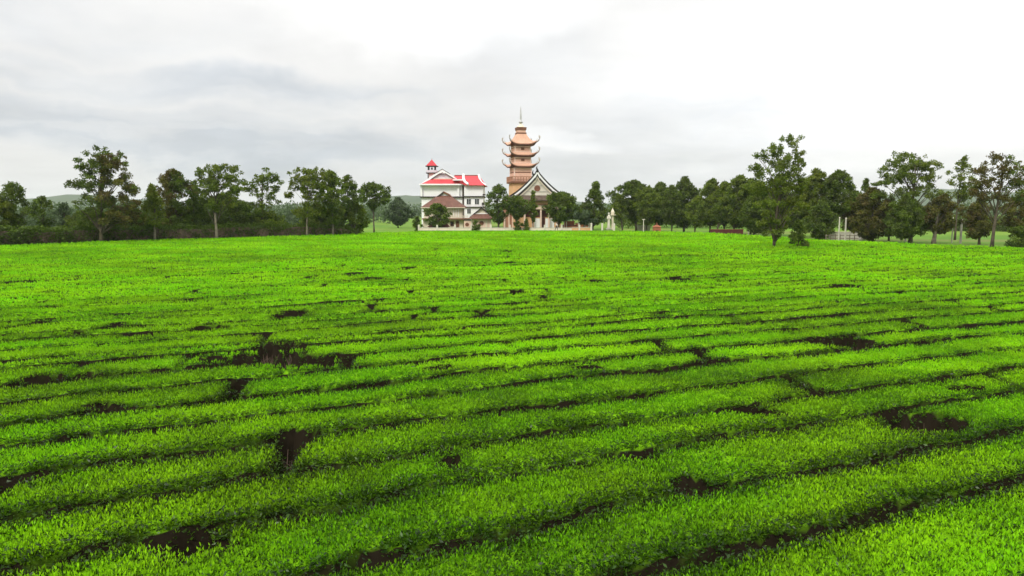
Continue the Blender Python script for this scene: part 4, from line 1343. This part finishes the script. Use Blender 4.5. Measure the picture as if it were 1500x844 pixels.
    MB().frustum(b(16), b(16), z(191.2), b(17), b(17), z(187)).build('cap', M['brown'], h)
    MB().lathe([(b(15), z(187.1)), (b(13), z(186)), (b(7), z(183)), (b(2.6), z(181.2))], 0, 0, 16).build('dome', M['cream'], h, smooth=True)
    MB().lathe([(0.13, z(181.4)), (0.40, z(180.4)), (0.56, z(179.2)), (0.40, z(178)), (0.18, z(177)), (0.24, z(174)), (0.20, z(168)), (0.09, z(158)), (0.01, z(155.5))], 0, 0, 10).build('spire', M['metal'], h, smooth=True)


def temple():
    P = Place(787, 160)
    h = thing('temple', 'temple hall with a steep black edged white gable and flared roof', 'temple', P.loc)
    x, z = P.x, P.z
    left = [(740.5, 288.6), (747, 286.5), (755, 281.6), (763, 275.2), (771, 267.8), (778, 260.4), (783.5, 254), (787, 247.2)]
    right = [(2 * 787 - a, c) for a, c in reversed(left[:-1])]
    prof = [(x(a), z(c)) for a, c in left + right]
    rf = MB()
    strip(rf, prof, 0.32, 0.5, 15)
    rf.build('roof', M['dark_roof'], h)
    def band(off, wid, y0, y1, mat, nm):
        k = MB()
        pts = [(a, c - off) for a, c in prof]
        strip(k, pts, wid, y0, y1)
        k.build(nm, M[mat], h)
    band(-0.06, 0.17, -0.42, 0.49, 'dark', 'ridge_edge')
    band(0.36, 0.34, -0.30, 0.48, 'white', 'bargeboard')
    band(1.02, 0.24, -0.20, 0.46, 'dark', 'bargeboard_trim')
    band(1.38, 0.30, -0.05, 0.44, 'cream', 'inner_bargeboard')
    MB().prism([(x(757), z(286.5)), (x(817), z(286.5)), (x(801), z(270.5)), (x(787), z(255)), (x(773), z(270.5))], 0.25, 14.5).build('gable', M['stone_white'], h)
    # relief on the gable: beam, king post, boss
    rel = MB()
    strip(rel, [(x(767), z(283)), (x(779), z(271)), (x(787), z(262))], 0.15, 0.12, 0.247)
    strip(rel, [(x(787), z(262)), (x(795), z(271)), (x(807), z(283))], 0.15, 0.12, 0.247)
    rel.box(x(778.5), x(795.5), 0.13, 0.246, z(272.2), z(271))
    rel.box(x(770), x(804), 0.13, 0.246, z(281), z(280))
    rel.build('gable_relief', M['concrete'], h)
    ring = MB().lathe([(0.42, 0), (0.66, 0), (0.66, 0.12), (0.42, 0.12)], 0, 0, 18).build('gable_wheel', M['brown'], h)
    ring.rotation_euler, ring.location = (math.pi / 2, 0, 0), (x(787), 0.24, z(276))
    fin = MB().tube([(x(787), -0.1, z(252)), (x(787), -0.35, z(249.5)), (x(785.8), -0.45, z(246)), (x(786.6), -0.35, z(243))], [0.26, 0.22, 0.15, 0.03], 7)
    fin.build('finial', M['dark'], h, smooth=True)
    fin = MB().tube([(x(782), 3, z(256)), (x(780.4), 2.8, z(252)), (x(781.6), 2.7, z(248))], [0.22, 0.16, 0.03], 7)
    fin.build('finial', M['dark'], h, smooth=True)
    # lower skirt roof round the hall
    r = MB()
    xs0, xs1, xi0, xi1 = x(741), x(833), x(753), x(821)
    n = 14
    top, low = [], []
    for i in range(n + 1):
        e = -1 + 2 * i / n
        lf = 0.55 * abs(e) ** 5
        top.append((xi0 + (xi1 - xi0) * i / n, 0.24, z(286.2)))
        low.append((xs0 + (xs1 - xs0) * i / n, -2.2 - 0.25 * abs(e) ** 5, z(292.8) + lf))
    lw2 = [(p[0], p[1], p[2] - 0.25) for p in low]
    tp2 = [(p[0], p[1], p[2] - 0.4) for p in top]
    m_ = n + 1
    r.add(low + top + lw2 + tp2, [(i, i + 1, m_ + i + 1, m_ + i) for i in range(n)] + [(i, 2 * m_ + i, 2 * m_ + i + 1, i + 1) for i in range(n)] +
          [(2 * m_ + i, 3 * m_ + i, 3 * m_ + i + 1, 2 * m_ + i + 1) for i in range(n)] + [(0, m_, 3 * m_, 2 * m_), (n, 2 * m_ + n, 3 * m_ + n, m_ + n)])
    for xa, xb in ((xs0, xi0), (xs1, xi1)):
        r.add([(xa, -2.4, z(292.8) + 0.5), (xb, 0.24, z(286.2)), (xb, 14, z(286.2)), (xa, 15.5, z(292.8)),
               (xa, -2.4, z(292.8) + 0.25), (xb, 0.24, z(286.2) - 0.4), (xb, 14, z(286.2) - 0.4), (xa, 15.5, z(292.8) - 0.25)],
              [(0, 1, 2, 3), (4, 7, 6, 5), (0, 3, 7, 4), (0, 4, 5, 1), (2, 6, 7, 3)])
    r.build('skirt_roof', M['dark_roof'], h)
    for sx, pa in ((-1, 741), (1, 833)):
        MB().tube([(x(pa) - sx * 1.0, -2.0, z(291.6)), (x(pa) + sx * 0.1, -2.45, z(290)), (x(pa) + sx * 0.6, -2.6, z(286.5)), (x(pa) + sx * 0.5, -2.6, z(284))], [0.13, 0.14, 0.10, 0.03], 6).build('horn', M['dark'], h, smooth=True)
    # hall body: frieze, beam, columns, recessed red front with door and white panels
    MB().box(x(752), x(822), 0.3, 14, 0, z(286.4)).build('wall', M['orange'], h)
    MB().box(x(754), x(820), -1.25, 0.28, z(299.4), z(294.2)).build('frieze', M['orange'], h)
    MB().box(x(753), x(821), -1.4, 0.27, z(301), z(299.6)).build('beam', M['brown'], h)
    MB().box(x(754.5), x(819.5), -1.2, 0.26, z(306.6), z(302.4)).build('lintel', M['pink_pale'], h)
    MB().box(x(753.5), x(820.5), -1.3, 0.255, z(302.3), z(301.1)).build('moulding', M['cream'], h)
    for px in (757, 768.5, 780.4, 792.2, 804, 816):
        c = MB().lathe([(0.30, 0.5), (0.30, 0.62), (0.22, 0.7), (0.20, z(307.6)), (0.28, z(306.8))], x(px), -0.9, 12).build('column', M['pink_pale'], h, smooth=False)
    MB().box(x(752), x(822), -2.6, 0.29, 0, 0.5).build('platform', M['concrete'], h)
    st = MB()
    for k in range(3): st.box(x(779), x(803), -3.5 + 0.3 * k, -2.605, 0.0 if k == 0 else 0.165 * k + 0.002, 0.165 * (k + 1) - 0.002)
    st.build('steps', M['concrete'], h)
    d = MB().box(x(793), x(798.4), 0.12, 0.298, 0.5, z(318.5)).build('door', M['darkred'], h)
    MB().box(x(795.6), x(795.8), 0.08, 0.118, 0.52, z(319)).build('door_joint', M['dark'], d)
    for a, c in ((782.6, 792.6), (799, 803.4), (806, 812)):
        MB().box(x(a), x(c), 0.16, 0.297, 0.5, z(320)).build('panel', M['white'], h)
    for a, c in ((782, 792), (793, 803), (770, 779.5), (758, 767)):
        MB().box(x(a), x(c), 0.18, 0.296, z(318), z(308.4)).build('lattice', M['darkred'], h)
    # side wing, left
    MB().box(x(737), x(751.9), 2.0, 12, 0, z(293)).build('side_wall', M['terracotta'], h)
    for px in (739, 745.5, 751):
        MB().box(x(px) - 0.15, x(px) + 0.15, 1.7, 1.99, 0, z(312)).build('side_post', M['pink_pale'], h)


def walls_and_bits():
    # low wall with posts along the temple front
    P = Place(760, 148.6)
    w = thing('low_wall', 'long low cream wall with square posts before temple and houses', 'wall', P.loc)
    x, z = P.x, P.z
    MB().box(x(612), x(838), 0, 0.28, 0, z(334.2)).build('panel', M['cream'], w)
    MB().box(x(838.2), x(866), 0, 0.28, 0, z(333.6)).build('panel', M['orange'], w)
    MB().box(x(611.6), x(838), -0.05, 0.33, z(334.1), z(333.4)).build('coping', M['concrete'], w)
    MB().box(x(838.2), x(866), -0.05, 0.33, z(333.5), z(332.8)).build('coping', M['concrete'], w)
    for px in (613, 640, 666, 690, 719, 747, 773, 798, 823, 849):
        MB().box(x(px) - 0.16, x(px) + 0.16, -0.11, 0.39, 0, z(329.4)).build('post', M['stone_white'], w)
    # red stepped planter right of the temple
    P = Place(833, 151)
    t = thing('planter', 'red brick stepped planter right of the temple steps', 'planter', P.loc)
    x, z = P.x, P.z
    MB().box(x(824), x(846), 0, 2.6, 0, z(330.6)).build('base', M['redwall'], t)
    MB().box(x(823.4), x(846.6), -0.1, 2.7, z(330.5), z(329.6)).build('rim', M['darkred'], t)
    MB().box(x(827), x(842), 0.4, 2.2, z(329.5), z(325)).build('upper_tier', M['redwall'], t)
    MB().box(x(826.4), x(842.6), 0.3, 2.3, z(324.9), z(324)).build('rim', M['redwall'], t)
    P = Place(854, 158)
    t = thing('red_wall', 'red brick wall under the low grey green tree', 'wall', P.loc)
    x, z = P.x, P.z
    MB().box(x(843), x(866), 0, 0.35, 0, z(328)).build('panel', M['redwall'], t)
    MB().box(x(842.5), x(866.5), -0.08, 0.43, z(327.9), z(327)).build('coping', M['brown'], t)
    for px in (848, 856, 863):
        MB().box(x(px) - 0.16, x(px) + 0.16, -0.12, 0.45, 0, z(325.4)).build('post', M['stone_white'], t)
    # separate white posts
    lab = ['white square post at the right end of the cream wall', 'pale square post below the open conifer', 'pale square post left of the white statue', ]
    for lb_, px, py in ((lab[0], 866, 328), (lab[1], 882, 328.4), (lab[2], 899.5, 328.6)):
        P = Place(px, 147.5)
        t = thing('stone_post', lb_ if px != 899.5 else 'pale square post right of the white statue, before the grove', 'post', P.loc, 0, 'white posts at the field edge')
        MB().box(-0.17, 0.17, -0.17, 0.17, 0, P.z(py)).build('shaft', M['stone_white'], t)
        MB().frustum(0.22, 0.22, P.z(py), 0.05, 0.05, P.z(py - 1.4)).build('cap', M['concrete'], t)
    # two thin lamp poles by the planter
    for px, top, lb_ in ((829.8, 301, 'thin white flag pole before the rounded temple tree'), (826.4, 314, 'short white pole on the left of the red planter')):
        P = Place(px, 150)
        t = thing('pole', lb_, 'pole', P.loc)
        MB().lathe([(0.08, 0), (0.07, 1), (0.045, P.z(top))], 0, 0, 8).build('shaft', M['stone_white'], t)
        MB().lathe([(0.02, P.z(top)), (0.09, P.z(top - 0.6)), (0.02, P.z(top - 1.4))], 0, 0, 8).build('knob', M['metal'], t)
    # statue and its lantern column
    P = Place(891.6, 152)
    t = thing('statue', 'white robed standing statue on a pedestal beside the grove', 'statue', P.loc)
    zt = P.z
    MB().lathe([(0.75, 0), (0.72, 0.25), (0.5, 0.4), (0.46, 0.85), (0.6, 0.95), (0.55, 1.1)], 0, 0, 12).build('pedestal', M['concrete'], t)
    hb = zt(311.5)
    b0 = 1.1
    H_ = hb - b0
    body = MB().lathe([(0.31, b0), (0.33, b0 + 0.06 * H_), (0.26, b0 + 0.3 * H_), (0.24, b0 + 0.5 * H_), (0.27, b0 + 0.68 * H_), (0.28, b0 + 0.76 * H_), (0.22, b0 + 0.82 * H_), (0.09, b0 + 0.845 * H_), (0.10, b0 + 0.87 * H_),
                       (0.165, b0 + 0.91 * H_), (0.165, b0 + 0.95 * H_), (0.11, b0 + 0.985 * H_), (0.02, b0 + H_)], 0, 0, 16)
    for sx in (-1, 1):
        body.tube([(sx * 0.27, 0, b0 + 0.76 * H_), (sx * 0.36, -0.08, b0 + 0.62 * H_), (sx * 0.20, -0.28, b0 + 0.60 * H_), (sx * 0.03, -0.33, b0 + 0.68 * H_)], [0.10, 0.11, 0.09, 0.05], 7)
    body.build('figure', M['stone_white'], t, smooth=True)
    P = Place(897, 153)
    t = thing('lantern_column', 'yellowish stone column with crown right of the statue', 'column', P.loc)
    MB().frustum(0.5, 0.5, 0, 0.42, 0.42, 0.7).build('base', M['concrete'], t)
    MB().lathe([(0.26, 0.7), (0.24, P.z(316)), (0.34, P.z(315.4))], 0, 0, 10).build('shaft', M['cream'], t)
    MB().frustum(0.62, 0.62, P.z(315.4), 0.62, 0.62, P.z(314.6)).build('bracket', M['cream'], t)
    MB().lathe([(0.34, P.z(314.6)), (0.40, P.z(311)), (0.30, P.z(309)), (0.08, P.z(306)), (0.02, P.z(304.5))], 0, 0, 10).build('crown_piece', M['cream'], t)
    # low stuff behind the field edge, right
    P = Place(942.5, 150)
    t = thing('lamp_post', 'white lamp post before the flat topped dark tree', 'lamp post', P.loc)
    MB().lathe([(0.14, 0), (0.10, 0.3), (0.07, P.z(322))], 0, 0, 8).build('shaft', M['stone_white'], t)
    MB().box(-0.3, 0.3, -0.1, 0.1, P.z(322), P.z(321)).build('lamp_head', M['stone_white'], t)
    P = Place(962, 150)
    t = thing('brick_stove', 'small red brick incense oven at the field edge', 'oven', P.loc)
    MB().frustum(0.75, 0.6, 0, 0.7, 0.55, P.z(332.5)).build('body', M['redwall'], t)
    MB().frustum(0.85, 0.7, P.z(332.5), 0.2, 0.2, P.z(329.6)).build('roof', M['redwall'], t)
    MB().box(-0.25, 0.25, -0.72, -0.58, 0.25, 0.75).build('opening', M['dark'], t)
    MB().lathe([(0.1, P.z(329.7)), (0.08, P.z(326.5))], 0, 0, 8).build('chimney', M['redwall'], t)
    P = Place(945, 172)
    t = thing('white_wall', 'low white wall strip behind the lamp post', 'wall', P.loc)
    MB().box(P.x(934), P.x(953), 0, 0.25, 0, P.z(331)).build('panel', M['stone_white'], t)
    MB().box(P.x(933.6), P.x(953.4), -0.06, 0.31, P.z(331), P.z(330.3)).build('coping', M['concrete'], t)
    P = Place(1070, 138)
    t = thing('dark_red_wall', 'low dark red wall behind the thin trunks', 'wall', P.loc)
    MB().box(P.x(1042), P.x(1090), 0, 0.3, 0, P.z(336.6)).build('panel', M['darkred'], t)
    MB().box(P.x(1041.5), P.x(1090.5), -0.06, 0.36, P.z(336.6), P.z(335.8)).build('coping', M['brown'], t)
    P = Place(1096.5, 136)
    t = thing('pole', 'pale short pole right of the dark red wall', 'pole', P.loc)
    MB().lathe([(0.10, 0), (0.07, P.z(319))], 0, 0, 8).build('shaft', M['concrete'], t)
    # a low grey wall, rail fence and pairs of concrete poles on the right
    P = Place(1246, 119)
    t = thing('grey_wall', 'low pale grey wall behind the two concrete poles', 'wall', P.loc)
    MB().box(P.x(1217), P.x(1278), 0, 0.25, 0, P.z(340.5)).build('panel', M['concrete'], t)
    MB().box(P.x(1216.5), P.x(1278.5), -0.06, 0.31, P.z(340.5), P.z(339.6)).build('coping', M['stone_white'], t)
    P = Place(1244, 114)
    t = thing('fence', 'brownish post and rail fence between field and grey wall', 'fence', P.loc)
    for px in np.arange(1212, 1283, 7.0):
        MB().box(P.x(px) - 0.05, P.x(px) + 0.05, -0.05, 0.05, 0, P.z(343.5)).build('post', M['bark_pale'], t)
    for py in (345, 349.5):
        MB().box(P.x(1211), P.x(1283), 0.052, 0.10, P.z(py) - 0.05, P.z(py) + 0.05).build('rail', M['bark_pale'], t)
    for px, D, top, r_, lb_ in ((1229.2, 113, 319.5, 0.10, 'left one of two pale concrete poles by the grey wall'), (1238.6, 113, 320.5, 0.12, 'right one of two pale concrete poles by the grey wall'),
                                (1395.2, 106, 320, 0.07, 'thin left post of the pair beside the thick pale trunk'), (1408, 105, 322.5, 0.13, 'thick right post of the pair, with dark back'),
                                (1327, 112, 343, 0.14, 'short grey stump post under the tall open tree')):
        P = Place(px, D)
        t = thing('concrete_pole', lb_, 'pole', P.loc, 0, 'concrete poles on the right')
        MB().lathe([(r_ * 1.25, 0), (r_, P.z(top + 4)), (r_ * 0.85, P.z(top))], 0, 0, 8).build('shaft', M['concrete'], t)
        MB().lathe([(r_ * 1.1, P.z(top)), (r_ * 1.1, P.z(top) + 0.08), (r_ * 0.3, P.z(top) + 0.16)], 0, 0, 8).build('cap', M['stone_white'], t)
    P = Place(1263.5, 112)
    t = thing('stone', 'pale boulder on the brown grass right of the poles', 'stone', P.loc)
    rr = random.Random(3)
    st = MB().lathe([(0.42, 0), (0.55, 0.2), (0.48, 0.45), (0.25, 0.62), (0.03, 0.66)], 0, 0, 11)
    st.v = [(a * rr.uniform(0.8, 1.15), b_ * rr.uniform(0.8, 1.15), c * rr.uniform(0.9, 1.1)) for a, b_, c in st.v]
    tag(st.build('stone_block', M['stone_white'], t, smooth=True))


def person():
    P = Place(815.2, 146.6)
    z0 = 0.0
    t = thing('person', 'person in white top and dark trousers walking by the cream wall', 'person', (P.ox, P.D, TERRACE), R(60))
    h = 1.66
    V = [(0, 0, .53), (0, 0, .62), (0, .01, .74), (0, .01, .815), (0, -.005, .865), (0, -.015, .93), (0, -.01, .985),
         (.05, 0, .51), (.055, -.10, .29), (.05, -.13, .05), (.05, -.19, .018),
         (-.05, 0, .51), (-.055, .07, .29), (-.05, .17, .07), (-.05, .12, .02),
         (.115, .01, .80), (.135, .06, .64), (.13, .02, .49), (.13, 0, .445),
         (-.115, .01, .80), (-.135, -.03, .64), (-.13, -.10, .50), (-.13, -.125, .46)]
    E = [(0, 1), (1, 2), (2, 3), (3, 4), (4, 5), (5, 6), (0, 7), (7, 8), (8, 9), (9, 10), (0, 11), (11, 12), (12, 13), (13, 14), (3, 15), (15, 16), (16, 17), (17, 18), (3, 19), (19, 20), (20, 21), (21, 22)]
    rad = [.078, .07, .085, .07, .033, .055, .035, .055, .036, .024, .02, .055, .036, .024, .02, .038, .026, .019, .018, .038, .026, .019, .018]

    def skinned(name, vi, mat, grow, parent):
        me = bpy.data.meshes.new(name)
        mp = {v_: i for i, v_ in enumerate(vi)}
        me.from_pydata([tuple(c * h for c in V[v_]) for v_ in vi], [(mp[a_], mp[b_]) for a_, b_ in E if a_ in mp and b_ in mp], [])
        o_ = link(name, me, mat, parent)
        md = o_.modifiers.new('skin', 'SKIN')
        for i, v_ in enumerate(vi):
            me.skin_vertices[0].data[i].radius = (rad[v_] * h * grow, rad[v_] * h * grow * (0.72 if v_ in (0, 1, 2, 3) else 1))
        me.skin_vertices[0].data[0].use_root = True
        o_.modifiers.new('smooth', 'SUBSURF').render_levels = 2
        return o_

    skinned('body', list(range(23)), M['skin'], 1.0, t)
    skinned('shirt', [1, 0, 2, 3, 15, 16, 19, 20], M['shirt'], 1.13, t)
    skinned('trousers', [0, 7, 8, 9, 11, 12, 13], M['trousers'], 1.16, t)
    hair = MB().lathe([(.045 * h, .925 * h), (.066 * h, .95 * h), (.06 * h, .985 * h), (.03 * h, 1.008 * h), (.005 * h, 1.012 * h)], 0, 0.012 * h, 12)
    hair.build('hair', M['dark'], t, smooth=True)


TERRACE = 0.74


def terrace():
    """the raised temple ground behind the tea"""
    xs = [XZ(px, 330, 145.6)[0] for px in (606, 912)]
    mb = MB()
    mb.add([(xs[0], 145.6, 0), (xs[1], 145.6, 0), (xs[1] + 12, 235, 0), (xs[0] - 4, 235, 0), (xs[0] + 0.6, 145.9, TERRACE), (xs[1] - 0.6, 145.9, TERRACE), (xs[1] + 11, 234, TERRACE), (xs[0] - 3, 234, TERRACE)],
           [(4, 5, 6, 7), (0, 1, 5, 4), (1, 2, 6, 5), (2, 3, 7, 6), (3, 0, 4, 7)])
    tag(mb.build('temple_terrace', M['grass']), kind='structure')


terrace()
big_house()
front_hall()
gatehouse()
pagoda()
temple()
walls_and_bits()
person()

# ---------------------------------------------------------------- the air: far things fade towards pale blue
def haze():
    m = bpy.data.materials.new('haze')
    m.use_nodes = True
    t = m.node_tree
    t.nodes.clear()
    p = t.nodes.new('ShaderNodeVolumePrincipled')
    p.inputs['Color'].default_value = (0.90, 0.96, 1.0, 1)
    p.inputs['Density'].default_value = 0.00011
    p.inputs['Anisotropy'].default_value = 0.2
    o = t.nodes.new('ShaderNodeOutputMaterial')
    t.links.new(p.outputs[0], o.inputs['Volume'])
    b = MB().box(-3100, 3100, -400, 3100, -1.0, 75.0)
    tag(b.build('haze', m), 'thin pale haze over the whole plain', 'haze', None, 'stuff')


haze()
